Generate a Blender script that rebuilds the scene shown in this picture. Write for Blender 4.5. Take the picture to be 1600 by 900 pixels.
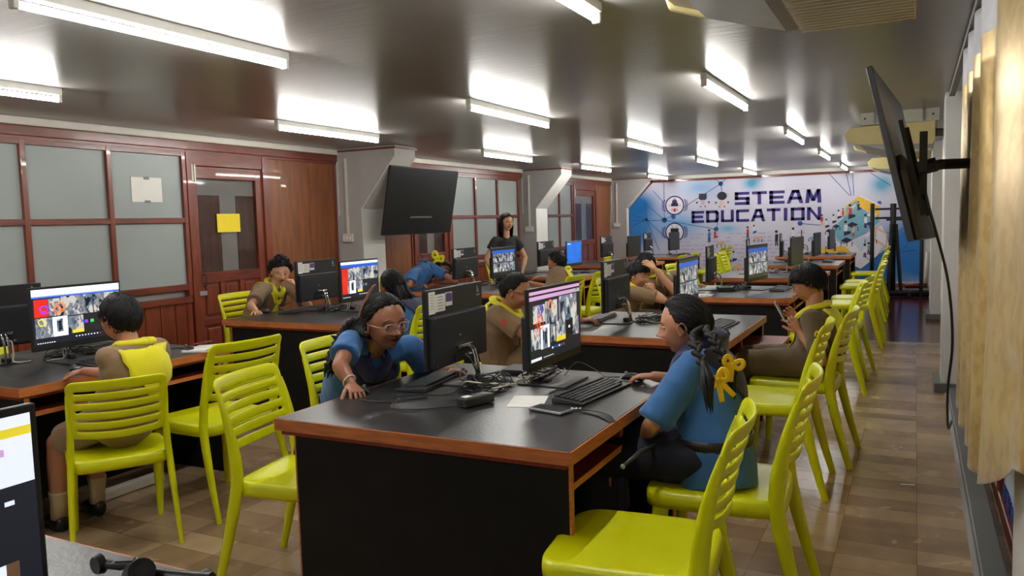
import bpy, bmesh, math, random
import numpy as np
from mathutils import Vector, Matrix, noise
from mathutils.bvhtree import BVHTree
for o in list(bpy.data.objects): bpy.data.objects.remove(o)
SC = bpy.context.scene; COL = SC.collection
PI = math.pi; rnd = random.Random(7)
V = Vector
# ------------------------------------------------------------------ camera, world, exposure
YAW, PITCH, ROLL, FPX, EYE = .4714, .0826, -.0279, 1238.9, 1.46
_f = V((-math.sin(YAW)*math.cos(PITCH), math.cos(YAW)*math.cos(PITCH), -math.sin(PITCH)))
_r = V((math.cos(YAW), math.sin(YAW), 0)); _u = _r.cross(_f)
CR = _r*math.cos(ROLL)+_u*math.sin(ROLL); CU = -_r*math.sin(ROLL)+_u*math.cos(ROLL)
cam = bpy.data.objects.new('camera', bpy.data.cameras.new('camera')); COL.objects.link(cam)
cam.data.sensor_width = 36; cam.data.lens = FPX/1600*36; cam.data.clip_start = .05
cam.matrix_world = Matrix(((CR.x, CU.x, -_f.x, 0), (CR.y, CU.y, -_f.y, 0), (CR.z, CU.z, -_f.z, EYE), (0, 0, 0, 1)))
SC.camera = cam
w = bpy.data.worlds.new('world'); SC.world = w; w.use_nodes = True
w.node_tree.nodes['Background'].inputs[0].default_value = (.55, .62, .75, 1)
w.node_tree.nodes['Background'].inputs[1].default_value = .15
SC.view_settings.view_transform = 'Standard'; SC.view_settings.look = 'None'
SC.view_settings.gamma = 1; SC.view_settings.use_curve_mapping = False
SC.view_settings.exposure = 0.0
TUBE = 100.0     # strength of the fluorescent tubes
CEIL = 2.38
def at(px, py, x=None, y=None, z=None):
    """point of the room seen at a photograph pixel, on the plane x=, y= or z="""
    d = _f*FPX + CR*(px-800) + CU*(450-py)
    t = x/d.x if x is not None else y/d.y if y is not None else (z-EYE)/d.z
    return V((d.x*t, d.y*t, EYE+d.z*t))
# ------------------------------------------------------------------ helpers
def srgb(r, g, b): return tuple(((c/255)/12.92 if c/255 <= .04045 else ((c/255+.055)/1.055)**2.4) for c in (r, g, b))
def mat(name, col, rough=.5, metal=0, var=.12, scale=8, bump=0, bscale=60, spec=.5, coat=0, sheen=0, emit=0, emcol=None, stretch=(1, 1, 1), trans=0, sss=0):
    m = bpy.data.materials.new(name); m.use_nodes = True; nt = m.node_tree; b = nt.nodes['Principled BSDF']; L = nt.links
    tc = nt.nodes.new('ShaderNodeTexCoord'); mp = nt.nodes.new('ShaderNodeMapping'); mp.inputs['Scale'].default_value = stretch
    L.new(tc.outputs['Object'], mp.inputs['Vector'])
    n = nt.nodes.new('ShaderNodeTexNoise'); n.inputs['Scale'].default_value = scale; n.inputs['Detail'].default_value = 4
    L.new(mp.outputs[0], n.inputs['Vector'])
    rp = nt.nodes.new('ShaderNodeValToRGB'); c = V(col)
    rp.color_ramp.elements[0].position = .3; rp.color_ramp.elements[1].position = .7
    rp.color_ramp.elements[0].color = (*(c*(1-var)), 1); rp.color_ramp.elements[1].color = (*[min(1, q) for q in c*(1+var)], 1)
    L.new(n.outputs[0], rp.inputs[0]); L.new(rp.outputs[0], b.inputs['Base Color'])
    b.inputs['Roughness'].default_value = rough; b.inputs['Metallic'].default_value = metal
    b.inputs['Specular IOR Level'].default_value = spec; b.inputs['Coat Weight'].default_value = coat
    b.inputs['Sheen Weight'].default_value = sheen; b.inputs['Transmission Weight'].default_value = trans
    if sss: b.inputs['Subsurface Weight'].default_value = sss; b.inputs['Subsurface Radius'].default_value = (.01, .004, .002); b.inputs['Subsurface Scale'].default_value = 1
    if emit:
        b.inputs['Emission Strength'].default_value = emit
        if emcol is None: L.new(rp.outputs[0], b.inputs['Emission Color'])
        else: b.inputs['Emission Color'].default_value = (*emcol, 1)
    if bump:
        n2 = nt.nodes.new('ShaderNodeTexNoise'); n2.inputs['Scale'].default_value = bscale; n2.inputs['Detail'].default_value = 3
        L.new(mp.outputs[0], n2.inputs['Vector']); bp = nt.nodes.new('ShaderNodeBump'); bp.inputs['Strength'].default_value = bump
        bp.inputs['Distance'].default_value = .01; L.new(n2.outputs[0], bp.inputs['Height']); L.new(bp.outputs[0], b.inputs['Normal'])
    return m
M = {}
class MB:
    """mesh builder: several shapes, one mesh object"""
    def __init__(s): s.v = []; s.f = []; s.mi = []; s.m = []
    def mt(s, m):
        m = M[m] if isinstance(m, str) else m
        if m not in s.m: s.m.append(m)
        return s.m.index(m)
    def add(s, vs, fs, m):
        i = s.mt(m); o = len(s.v); s.v += [V(p) for p in vs]; s.f += [[o+k for k in f] for f in fs]; s.mi += [i]*len(fs); return s
    def box(s, c, d, m, R=None, bev=0):
        bm = bmesh.new(); bmesh.ops.create_cube(bm, size=1)
        for q in bm.verts: q.co = V((q.co.x*d[0], q.co.y*d[1], q.co.z*d[2]))
        if bev: bmesh.ops.bevel(bm, geom=bm.edges[:], offset=bev, segments=2, profile=.5, affect='EDGES')
        R = R or Matrix.Identity(3)
        bm.verts.index_update()
        s.add([R @ q.co + V(c) for q in bm.verts], [[q.index for q in f.verts] for f in bm.faces], m); bm.free(); return s
    def b2(s, a, b, m, bev=0):
        a, b = V(a), V(b); return s.box((a+b)/2, [abs(q) for q in (b-a)], m, None, bev)
    def loft(s, rings, m, n=16, cap=True):
        """rings: (centre, half-axis vector a, half-axis vector b[, squareness])"""
        vs = []
        for r in rings:
            c, a, b = V(r[0]), V(r[1]), V(r[2]); e = r[3] if len(r) > 3 else 1
            for k in range(n):
                t = 2*PI*k/n; ct, st = math.cos(t), math.sin(t)
                vs.append(c + a*math.copysign(abs(ct)**e, ct) + b*math.copysign(abs(st)**e, st))
        fs = [[i*n+k, i*n+(k+1) % n, (i+1)*n+(k+1) % n, (i+1)*n+k] for i in range(len(rings)-1) for k in range(n)]
        if cap: fs += [list(range(n))[::-1], list(range((len(rings)-1)*n, len(rings)*n))]
        return s.add(vs, fs, m)
    def tube(s, pts, r, m, n=8, cap=True, flat=1, up=None):
        pts = [V(p) for p in pts]; rings = []; ref = V(up) if up is not None else V((.13, .21, .97))
        for i, p in enumerate(pts):
            t = (pts[min(i+1, len(pts)-1)]-pts[max(i-1, 0)])
            t = t.normalized() if t.length > 1e-9 else V((0, 0, 1))
            a = ref.cross(t)
            if a.length < 1e-3: a = V((1, 0, 0)).cross(t)
            a.normalize(); b = t.cross(a).normalized(); ref = b if up is None else ref
            q = r[i] if isinstance(r, (list, tuple)) else r
            rings.append((p, a*q, b*q*flat))
        return s.loft(rings, m, n, cap)
    def caps(s, p, q, r1, r2, m, n=14, k=4):
        """tapered capsule with round ends"""
        p, q = V(p), V(q); t = (q-p)
        t = t.normalized() if t.length > 1e-9 else V((0, 0, 1))
        pts, rr = [], []
        for i in range(k+1):
            a = PI/2*(1-i/k); pts.append(p - t*r1*math.sin(a)); rr.append(max(r1*math.cos(a), r1*.03))
        for i in range(k+1):
            a = PI/2*i/k; pts.append(q + t*r2*math.sin(a)); rr.append(max(r2*math.cos(a), r2*.03))
        ref = V((.13, .21, .97)); a = ref.cross(t)
        if a.length < 1e-2: a = V((1, 0, 0)).cross(t)
        a.normalize(); b = t.cross(a)
        return s.loft([(p_, a*r_, b*r_) for p_, r_ in zip(pts, rr)], m, n)
    def ell(s, c, ax, m, R=None, n=16, k=9):
        R = R or Matrix.Identity(3); c = V(c); rings = []
        for i in range(k+1):
            t = -PI/2 + PI*i/k; h = math.sin(t); q = max(math.cos(t), .02)
            rings.append((c + R @ V((0, 0, ax[2]*h)), R @ V((ax[0]*q, 0, 0)), R @ V((0, ax[1]*q, 0))))
        return s.loft(rings, m, n)
    def prism(s, poly, o, u, v, th, m):
        """2-D polygon in the plane (o, u, v) given thickness vector th"""
        o, u, v, th = V(o), V(u), V(v), V(th); n = len(poly)
        a = [o + u*p[0] + v*p[1] for p in poly]; b = [q + th for q in a]
        return s.add(a+b, [list(range(n))[::-1], list(range(n, 2*n))] + [[i, (i+1) % n, n+(i+1) % n, n+i] for i in range(n)], m)
    def build(s, name, parent=None, smooth=False, loc=None, sub=0, ang=None, solid=0, bevel=0):
        me = bpy.data.meshes.new(name); me.from_pydata([tuple(q) for q in s.v], [], s.f)
        for q in s.m: me.materials.append(q)
        me.polygons.foreach_set('material_index', s.mi)
        bm = bmesh.new(); bm.from_mesh(me); bmesh.ops.recalc_face_normals(bm, faces=bm.faces[:]); bm.to_mesh(me); bm.free()
        if smooth: me.polygons.foreach_set('use_smooth', [True]*len(me.polygons))
        if ang: me.set_sharp_from_angle(angle=math.radians(ang))
        me.update(); o = bpy.data.objects.new(name, me); COL.objects.link(o)
        if loc is not None: o.location = loc
        if parent: o.parent = parent
        if solid:
            d = o.modifiers.new('solid', 'SOLIDIFY'); d.thickness = solid; d.offset = 0
        if bevel:
            d = o.modifiers.new('bevel', 'BEVEL'); d.width = bevel; d.segments = 2; d.limit_method = 'ANGLE'
        if sub:
            d = o.modifiers.new('sub', 'SUBSURF'); d.levels = sub; d.render_levels = sub
        return o
def tag(o, label=None, cat=None, group=None, kind=None):
    if label: o['label'] = label
    if cat: o['category'] = cat
    if group: o['group'] = group
    if kind: o['kind'] = kind
    return o
def empty(name, loc=(0, 0, 0), rz=0, label=None, cat=None, group=None):
    o = bpy.data.objects.new(name, None); COL.objects.link(o); o.location = loc; o.rotation_euler = (0, 0, rz); o.empty_display_size = .05
    return tag(o, label, cat, group)
def dup(root, loc, rz, label, group=None, skip=()):
    r = root.copy(); COL.objects.link(r); r.location = loc; r.rotation_euler = (0, 0, rz); r['label'] = label
    if group: r['group'] = group
    for ch in list(root.children):
        if ch.name.split('.')[0] in skip: continue
        c = ch.copy(); COL.objects.link(c); c.parent = r
        for g in list(ch.children):
            d = g.copy(); COL.objects.link(d); d.parent = c
    return r
def cat(pts, n=8):
    """Catmull-Rom through points"""
    P = [V(p) for p in pts]; P = [P[0]*2-P[1]] + P + [P[-1]*2-P[-2]]; out = []
    for i in range(1, len(P)-2):
        for k in range(n):
            t = k/n; a, b, c, d = P[i-1], P[i], P[i+1], P[i+2]
            out.append(.5*((2*b)+(c-a)*t+(2*a-5*b+4*c-d)*t*t+(3*b-a-3*c+d)*t**3))
    return out+[P[-2]]
# ------------------------------------------------------------------ materials
def nodes_mat(name):
    m = bpy.data.materials.new(name); m.use_nodes = True; return m, m.node_tree, m.node_tree.nodes['Principled BSDF']
M['lime'] = mat('lime_plastic', srgb(216, 220, 0), .34, var=.03, bump=.03, bscale=250)
M['black'] = mat('black_plastic', (.012, .012, .014), .38, bump=.05, bscale=300)
M['cover'] = mat('textured_black_cover', (.012, .013, .018), .5, bump=.08, bscale=400)
M['dgrey'] = mat('dark_grey_plastic', (.03, .03, .035), .4)
M['keys'] = mat('key_caps', (.035, .036, .04), .42)
M['chrome'] = mat('chrome', (.62, .62, .62), .14, 1, var=.03)
M['silver'] = mat('silver_plastic', (.35, .35, .36), .35, .4)
M['desktop'] = mat('black_laminate', (.014, .014, .015), .33, bump=.10, bscale=90, var=.25, spec=.85)
M['panel'] = mat('black_board', (.008, .008, .007), .55, var=.2, spec=.18)
M['orange'] = mat('orange_wood_edge', srgb(184, 108, 58), .42, var=.25, scale=5, stretch=(2, 2, 14), bump=.03)
M['tray'] = mat('red_brown_board', srgb(120, 44, 24), .42, var=.2, scale=6, stretch=(12, 1, 2))
M['redwood'] = mat('varnished_red_wood', srgb(112, 50, 30), .32, var=.35, scale=5, stretch=(6, 6, .7), coat=.25, bump=.05, bscale=30)
M['redwoodh'] = mat('varnished_red_wood_rail', srgb(106, 46, 30), .32, var=.35, scale=5, stretch=(6, .7, 6), coat=.25, bump=.05, bscale=30)
M['ply'] = mat('brown_plywood', srgb(126, 74, 40), .38, var=.28, scale=4, stretch=(5, 5, .6), coat=.2, bump=.12, bscale=26)
M['frost'] = mat('frosted_glass', srgb(150, 158, 156), .42, var=.04, scale=2, spec=.5)
M['white'] = mat('white_paint', srgb(214, 212, 208), .5, var=.03, bump=.04)
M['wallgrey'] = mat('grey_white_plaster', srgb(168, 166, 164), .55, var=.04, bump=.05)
M['cream'] = mat('cream_trim', srgb(206, 200, 190), .5, var=.04)
M['greybeam'] = mat('grey_painted_steel', srgb(98, 100, 98), .45, var=.05)
M['steel'] = mat('black_steel', (.015, .017, .017), .35, .3)
M['beige'] = mat('aged_beige_plastic', srgb(220, 205, 145), .4, var=.04)
M['acwhite'] = mat('off_white_metal', srgb(206, 204, 190), .42, var=.04)
M['greyduct'] = mat('grey_pipe_wrap', srgb(110, 104, 100), .6, var=.1, bump=.3, bscale=40)
M['paper'] = mat('white_paper', srgb(232, 230, 224), .6, var=.03)
M['papery'] = mat('yellow_paper', srgb(242, 216, 44), .6, var=.02)
M['purple'] = mat('purple_label', srgb(96, 60, 130), .45, var=.1)
M['ink'] = mat('printed_grey_text', srgb(120, 120, 120), .6)
M['whitecord'] = mat('white_cable', srgb(215, 205, 190), .45)
M['yellow'] = mat('yellow_cloth', srgb(234, 224, 12), .75, var=.06, bump=.15, bscale=500, sheen=.2)
M['ribbon'] = mat('yellow_satin_ribbon', srgb(246, 202, 20), .35, var=.08)
M['brown'] = mat('khaki_brown_cotton', srgb(132, 106, 76), .85, var=.07, bump=.25, bscale=600, sheen=.2)
M['brown2'] = mat('olive_brown_cotton', srgb(96, 78, 54), .85, var=.07, bump=.25, bscale=600, sheen=.2)
M['blue'] = mat('blue_cotton', srgb(44, 98, 156), .8, var=.07, bump=.25, bscale=600, sheen=.2)
M['navy'] = mat('navy_cloth', srgb(22, 24, 66), .8, var=.12, bump=.25, bscale=500, sheen=.2)
M['darknavy'] = mat('dark_navy_and_shaded_skirt', srgb(12, 18, 42), .8, var=.12, bump=.2, bscale=400)
M['blackcloth'] = mat('black_dress_cloth', (.010, .010, .012), .7, bump=.2, bscale=400)
M['belt'] = mat('dark_leather', (.012, .009, .007), .4)
M['hair'] = mat('black_hair', (.0045, .004, .0045), .5, var=.4, scale=30, stretch=(1, 1, 8), bump=.25, bscale=160, spec=.28)
M['brow'] = mat('eyebrow_hair', (.015, .010, .008), .6)
M['eyew'] = mat('eye_white', srgb(205, 196, 186), .25, var=.02)
M['iris'] = mat('iris_and_nostril_shade', (.010, .006, .004), .12)
M['lip'] = mat('lips', srgb(140, 72, 62), .4, var=.06)
M['lipd'] = mat('lips_dark', srgb(112, 58, 54), .4, var=.06)
M['teeth'] = mat('teeth', srgb(225, 220, 210), .3)
M['skinA'] = mat('light_brown_skin', srgb(214, 160, 126), .48, var=.06, scale=20, bump=.05, bscale=300, sss=.08)
M['skinB'] = mat('brown_skin', srgb(186, 128, 96), .45, var=.06, scale=20, bump=.05, bscale=300, sss=.06)
M['skinC'] = mat('dark_brown_skin', srgb(152, 100, 74), .42, var=.06, scale=20, bump=.05, bscale=300, sss=.05)
M['nail'] = mat('finger_nail', srgb(214, 160, 140), .3)
M['clear'] = mat('clear_pinkish_plastic', srgb(226, 196, 184), .15, trans=.35)
M['lens'] = mat('lens_glass', (1, 1, 1), .03, trans=1, var=0)
M['lens'].node_tree.nodes['Principled BSDF'].inputs['IOR'].default_value = 1.08
M['sock'] = mat('cream_sock', srgb(206, 186, 146), .9, bump=.3, bscale=300)
M['shoe'] = mat('black_shoe', (.01, .01, .01), .3)
M['redpatch'] = mat('red_patch', srgb(186, 60, 60), .7)
M['tube'] = mat('fluorescent_tube', (1, 1, 1), .4, emit=TUBE, emcol=(1, .98, .93), var=0)
M['fixture'] = mat('lamp_batten', srgb(225, 225, 220), .4, var=.02)
M['strap'] = mat('black_strap', (.012, .012, .012), .35)
M['pbrick'] = mat('matt_black_brick', (.02, .02, .02), .45)
def screen_mat(name, col, e, var=.0, scale=10): return mat(name, col, .25, var=var, scale=scale, emit=e)
M['s_dark'] = screen_mat('screen_dark', srgb(30, 33, 42), .8)
M['s_off'] = mat('screen_off', (.010, .011, .013), .3, spec=.4)
M['s_white'] = screen_mat('screen_white', srgb(225, 232, 245), 1.0)
M['s_blue'] = screen_mat('screen_blue_bar', srgb(40, 84, 180), 1.0)
M['s_lilac'] = screen_mat('screen_lilac_bar', srgb(214, 170, 222), .8)
M['s_win'] = screen_mat('screen_desktop_blue', srgb(16, 96, 196), .9, .35, 3)
M['s_green'] = screen_mat('screen_green', srgb(60, 190, 90), .9)
M['s_red'] = screen_mat('screen_red', srgb(206, 40, 30), .9, .2)
M['s_purple'] = screen_mat('screen_purple', srgb(110, 60, 230), 1.1)
M['s_orange'] = screen_mat('screen_orange', srgb(246, 120, 50), 1.1)
M['s_yellow'] = screen_mat('screen_yellow', srgb(226, 206, 50), .9, .1)
def video_mat(name, seed, bright=.9):
    m, nt, b = nodes_mat(name); tc = nt.nodes.new('ShaderNodeTexCoord'); mp = nt.nodes.new('ShaderNodeMapping')
    mp.inputs['Location'].default_value = (seed*3.7, seed*1.3, seed*2.1); mp.inputs['Scale'].default_value = (1, 1, .6)
    nt.links.new(tc.outputs['Object'], mp.inputs[0])
    vo = nt.nodes.new('ShaderNodeTexVoronoi'); vo.inputs['Scale'].default_value = 42; nt.links.new(mp.outputs[0], vo.inputs['Vector'])
    no = nt.nodes.new('ShaderNodeTexNoise'); no.inputs['Scale'].default_value = 30; nt.links.new(mp.outputs[0], no.inputs['Vector'])
    rp = nt.nodes.new('ShaderNodeValToRGB'); e = rp.color_ramp.elements
    e[0].color = (.01, .012, .02, 1); e[0].position = .2
    e[1].color = (.75, .72, .66, 1); e[1].position = .8
    for p, c in ((.38, (.10, .16, .28, 1)), (.52, (.42, .36, .30, 1)), (.62, (.20, .25, .33, 1))):
        q = e.new(p); q.color = c
    rp.color_ramp.interpolation = 'CONSTANT'
    sp = nt.nodes.new('ShaderNodeSeparateColor'); nt.links.new(vo.outputs['Color'], sp.inputs[0])
    mx = nt.nodes.new('ShaderNodeMath'); mx.operation = 'ADD'; mx.inputs[1].default_value = -.25
    ad = nt.nodes.new('ShaderNodeMath'); ad.operation = 'ADD'
    nt.links.new(sp.outputs[0], mx.inputs[0]); nt.links.new(no.outputs[0], ad.inputs[0])
    ml = nt.nodes.new('ShaderNodeMath'); ml.operation = 'MULTIPLY'; ml.inputs[1].default_value = .62; nt.links.new(mx.outputs[0], ml.inputs[0])
    nt.links.new(ml.outputs[0], ad.inputs[1]); nt.links.new(ad.outputs[0], rp.inputs[0])
    nt.links.new(rp.outputs[0], b.inputs['Emission Color']); b.inputs['Emission Strength'].default_value = bright
    b.inputs['Base Color'].default_value = (.01, .01, .01, 1); b.inputs['Roughness'].default_value = .25
    return m
for k in range(4): M['v%d' % k] = video_mat('video_picture_%d' % k, k+1)
# floor of stone tiles
m, nt, b = nodes_mat('marble_floor_tiles'); L = nt.links; M['tiles'] = m
tc = nt.nodes.new('ShaderNodeTexCoord'); br = nt.nodes.new('ShaderNodeTexBrick')
mp = nt.nodes.new('ShaderNodeMapping'); mp.inputs['Location'].default_value = (-.024+.315*30, .06, 0)
L.new(tc.outputs['Object'], mp.inputs[0]); L.new(mp.outputs[0], br.inputs['Vector'])
br.offset = 0; br.inputs['Scale'].default_value = 1; br.inputs['Brick Width'].default_value = .315; br.inputs['Row Height'].default_value = .158
br.inputs['Mortar Size'].default_value = .0012; br.inputs['Mortar Smooth'].default_value = .1; br.inputs['Bias'].default_value = 0
br.inputs['Color1'].default_value = (*srgb(146, 120, 94), 1); br.inputs['Color2'].default_value = (*srgb(200, 174, 140), 1); br.inputs['Mortar'].default_value = (*srgb(96, 78, 62), 1)
no = nt.nodes.new('ShaderNodeTexNoise'); no.inputs['Scale'].default_value = 3.2; no.inputs['Detail'].default_value = 9; no.inputs['Distortion'].default_value = .9
L.new(tc.outputs['Object'], no.inputs['Vector'])
rp = nt.nodes.new('ShaderNodeValToRGB'); rp.color_ramp.elements[0].color = (.62, .58, .55, 1); rp.color_ramp.elements[1].color = (1.0, .96, .9, 1)
rp.color_ramp.elements[0].position = .35; rp.color_ramp.elements[1].position = .68
L.new(no.outputs[0], rp.inputs[0]); mx = nt.nodes.new('ShaderNodeMix'); mx.data_type = 'RGBA'; mx.blend_type = 'MULTIPLY'; mx.inputs[0].default_value = .75
L.new(br.outputs[0], mx.inputs[6]); L.new(rp.outputs[0], mx.inputs[7]); L.new(mx.outputs[2], b.inputs['Base Color'])
rr = nt.nodes.new('ShaderNodeMapRange'); rr.inputs[3].default_value = .16; rr.inputs[4].default_value = .34; L.new(no.outputs[0], rr.inputs[0]); L.new(rr.outputs[0], b.inputs['Roughness'])
bp = nt.nodes.new('ShaderNodeBump'); bp.inputs['Strength'].default_value = .05; bp.inputs['Distance'].default_value = .004; L.new(no.outputs[0], bp.inputs['Height']); L.new(bp.outputs[0], b.inputs['Normal'])
# dark wooden floor of the far end
m, nt, b = nodes_mat('dark_red_wood_floor'); L = nt.links; M['woodfloor'] = m
tc = nt.nodes.new('ShaderNodeTexCoord'); br = nt.nodes.new('ShaderNodeTexBrick'); L.new(tc.outputs['Object'], br.inputs['Vector'])
br.inputs['Scale'].default_value = 1; br.inputs['Brick Width'].default_value = 1.8; br.inputs['Row Height'].default_value = .12; br.inputs['Mortar Size'].default_value = .001
br.inputs['Color1'].default_value = (*srgb(92, 34, 24), 1); br.inputs['Color2'].default_value = (*srgb(66, 26, 20), 1); br.inputs['Mortar'].default_value = (.01, .005, .004, 1)
L.new(br.outputs[0], b.inputs['Base Color']); b.inputs['Roughness'].default_value = .16
# glossy grey painted ceiling boards
m, nt, b = nodes_mat('glossy_grey_ceiling'); L = nt.links; M['ceiling'] = m
tc = nt.nodes.new('ShaderNodeTexCoord'); no = nt.nodes.new('ShaderNodeTexNoise'); no.inputs['Scale'].default_value = 14; no.inputs['Detail'].default_value = 6
mp = nt.nodes.new('ShaderNodeMapping'); mp.inputs['Scale'].default_value = (.25, 1.6, 1); L.new(tc.outputs['Object'], mp.inputs[0]); L.new(mp.outputs[0], no.inputs['Vector'])
b.inputs['Base Color'].default_value = (*srgb(134, 131, 128), 1); b.inputs['Roughness'].default_value = .28; b.inputs['Specular IOR Level'].default_value = .7
bp = nt.nodes.new('ShaderNodeBump'); bp.inputs['Strength'].default_value = .35; bp.inputs['Distance'].default_value = .004; L.new(no.outputs[0], bp.inputs['Height']); L.new(bp.outputs[0], b.inputs['Normal'])
# gold satin curtain
m, nt, b = nodes_mat('gold_satin'); L = nt.links; M['gold'] = m
tc = nt.nodes.new('ShaderNodeTexCoord'); no = nt.nodes.new('ShaderNodeTexNoise'); no.inputs['Scale'].default_value = 16; no.inputs['Detail'].default_value = 5; L.new(tc.outputs['Object'], no.inputs['Vector'])
rp = nt.nodes.new('ShaderNodeValToRGB'); rp.color_ramp.elements[0].color = (*srgb(208, 170, 94), 1); rp.color_ramp.elements[1].color = (*srgb(224, 192, 118), 1)
rp.color_ramp.elements[0].position = .42; rp.color_ramp.elements[1].position = .55
L.new(no.outputs[0], rp.inputs[0]); L.new(rp.outputs[0], b.inputs['Base Color']); b.inputs['Roughness'].default_value = .33; b.inputs['Metallic'].default_value = .5; b.inputs['Sheen Weight'].default_value = .4
M['lining'] = mat('white_curtain_heading', srgb(205, 205, 212), .7, bump=.1, bscale=200)
# printed mural colours
for n_, c_ in dict(m_blue=(60, 120, 190), m_navy=(48, 36, 110), m_line=(36, 92, 160), m_red=(186, 60, 62), m_yel=(236, 186, 60), m_teal=(112, 168, 186), m_black=(34, 32, 50), m_white=(226, 222, 232), m_pink=(216, 160, 160), m_peach=(224, 178, 140), m_txt=(186, 180, 206), m_pale=(196, 208, 226)).items():
    M[n_] = mat('print_'+n_[2:], srgb(*c_), .45, var=.06, scale=20)
m, nt, b = nodes_mat('mural_print'); L = nt.links; M['mural'] = m      # lilac white ground with blue patches, as printed
tc = nt.nodes.new('ShaderNodeTexCoord'); base = None
def blob(prev, cx, cz, rx, rz, col, s=1.):
    mp = nt.nodes.new('ShaderNodeMapping'); mp.vector_type = 'POINT'; mp.inputs['Location'].default_value = (-cx/rx, 0, -cz/rz); mp.inputs['Scale'].default_value = (1/rx, 0, 1/rz)
    L.new(tc.outputs['Object'], mp.inputs[0]); g = nt.nodes.new('ShaderNodeTexGradient'); g.gradient_type = 'QUADRATIC_SPHERE'; L.new(mp.outputs[0], g.inputs[0])
    mu = nt.nodes.new('ShaderNodeMath'); mu.operation = 'MULTIPLY'; mu.inputs[1].default_value = s; mu.use_clamp = True; L.new(g.outputs['Fac'], mu.inputs[0])
    x = nt.nodes.new('ShaderNodeMix'); x.data_type = 'RGBA'; L.new(mu.outputs[0], x.inputs[0])
    if prev is None: x.inputs[6].default_value = (*srgb(206, 204, 222), 1)
    else: L.new(prev.outputs[2], x.inputs[6])
    x.inputs[7].default_value = (*srgb(*col), 1); return x
for a_ in ((-5.75, 1.35, 1.1, 1.2, (40, 120, 190), 2.2), (-5.6, 1.75, .7, .5, (20, 110, 180), 2.0), (-4.7, 1.3, 1.2, .6, (110, 170, 220), 1.3), (-3.1, 2.15, .35, .3, (70, 160, 200), 1.4),
           (-.9, .35, 1.3, 1.0, (30, 96, 170), 3.0), (.1, .7, 1.2, 1.2, (40, 120, 196), 2.6), (-.6, 2.0, .4, .35, (90, 160, 190), 1.5), (-4.2, 2.1, .9, .4, (140, 180, 224), 1.2), (-3.6, 1.2, .5, .2, (120, 180, 220), 1.2)):
    base = blob(base, *a_)
L.new(base.outputs[2], b.inputs['Base Color']); b.inputs['Roughness'].default_value = .4
# ------------------------------------------------------------------ room shell
XL, XR, Y0, Y1 = -6.2, .42, -2.6, 17.4
def st(mb, name, **k): return tag(mb.build(name, **k), kind='structure')
f = MB(); f.b2((XL-.2, Y0, -.1), (XR+.2, 9.8, 0), 'tiles'); f.b2((XL-.2, 9.8, -.1), (XR+.2, Y1+.1, 0), 'woodfloor'); f.b2((XL-.2, 9.79, -.02), (XR, 9.81, .002), 'cream'); st(f, 'floor')
f = MB(); f.b2((XL-.2, Y0, CEIL), (XR+.2, Y1+.1, CEIL+.1), 'ceiling'); st(f, 'ceiling')
f = MB(); f.b2((XL-.2, Y0-.1, 0), (XR+.2, Y0, CEIL), 'wallgrey'); st(f, 'wall_back')
f = MB(); f.b2((XL-.2, Y1, 0), (XR+.2, Y1+.1, CEIL), 'white'); st(f, 'wall_far')
f = MB(); f.b2((XL-.2, Y0, 0), (XL-.06, Y1, CEIL), 'wallgrey'); st(f, 'wall_left')
f = MB(); f.b2((XR, Y0, 0), (XR+.15, Y1, CEIL), 'wallgrey'); st(f, 'wall_right')
# headers and cornice of the left wall, bay by bay
n = 0
for a, b_ in ((Y0, 7.6), (8.02, 12.61), (13.07, 17.35)):
    f = MB(); f.b2((XL-.06, a, 2.315), (XL+.05, b_, CEIL), 'cream', .008); n += 1; st(f, 'trim_%d' % n)
    f = MB(); f.b2((XL-.06, a, 2.235), (XL+.035, b_, 2.315), 'redwoodh', .006); f.b2((XL-.06, a, 2.21), (XL+.015, b_, 2.235), 'redwoodh'); n += 1; st(f, 'trim_%d' % n)
def window(k, mull, lo=.93, boards=True):
    """wooden framed frosted window over a boarded dado; mull = y of the vertical bars"""
    a, b_ = mull[0], mull[-1]
    f = MB(); f.b2((XL-.03, a, .9), (XL-.02, b_, 2.23), 'frost'); g = st(f, 'window_%d' % k)
    f = MB()
    for y in mull: f.b2((XL-.05, y-.022, .84), (XL+.012, y+.022, 2.23), 'redwood', .004)
    for z, h in ((2.2, .03), (1.565, .025), (.93, .03)): f.b2((XL-.05, a, z-h), (XL+.008, b_, z+h), 'redwoodh', .004)
    f.build('window_frame', g)
    f = MB(); f.b2((XL-.06, a, .78), (XL+.03, b_, .84), 'redwoodh', .006)
    y = a
    while y < b_-.02:
        q = min(y+.165, b_); f.b2((XL-.06, y+.003, .1), (XL+.002, q-.003, .78), 'redwood', .005); y = q
    f.b2((XL-.06, a, 0), (XL+.02, b_, .1), 'redwoodh', .004)
    for y in (mull[0]+.03, mull[-1]-.03): f.b2((XL-.05, y-.03, .1), (XL+.014, y+.03, .78), 'redwood', .004)
    f.build('wood_dado', g)
    return g
window(1, [Y0+.02, -2.34, -1.57, -.8, -.03, .74, 1.51, 2.28, 3.05, 3.84, 4.58, 5.365])
window(2, [10.23, 10.98, 11.73, 12.5])
window(3, [13.1, 13.7, 14.31, 14.95])
M['doorglass'] = mat('door_glass', (1, 1, 1), .04, var=0, trans=1); M['doorglass'].node_tree.nodes['Principled BSDF'].inputs['IOR'].default_value = 1.25
M['drape'] = mat('dark_brown_drape', srgb(92, 66, 56), .8, var=.3, scale=6, stretch=(1, 8, .4))
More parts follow.
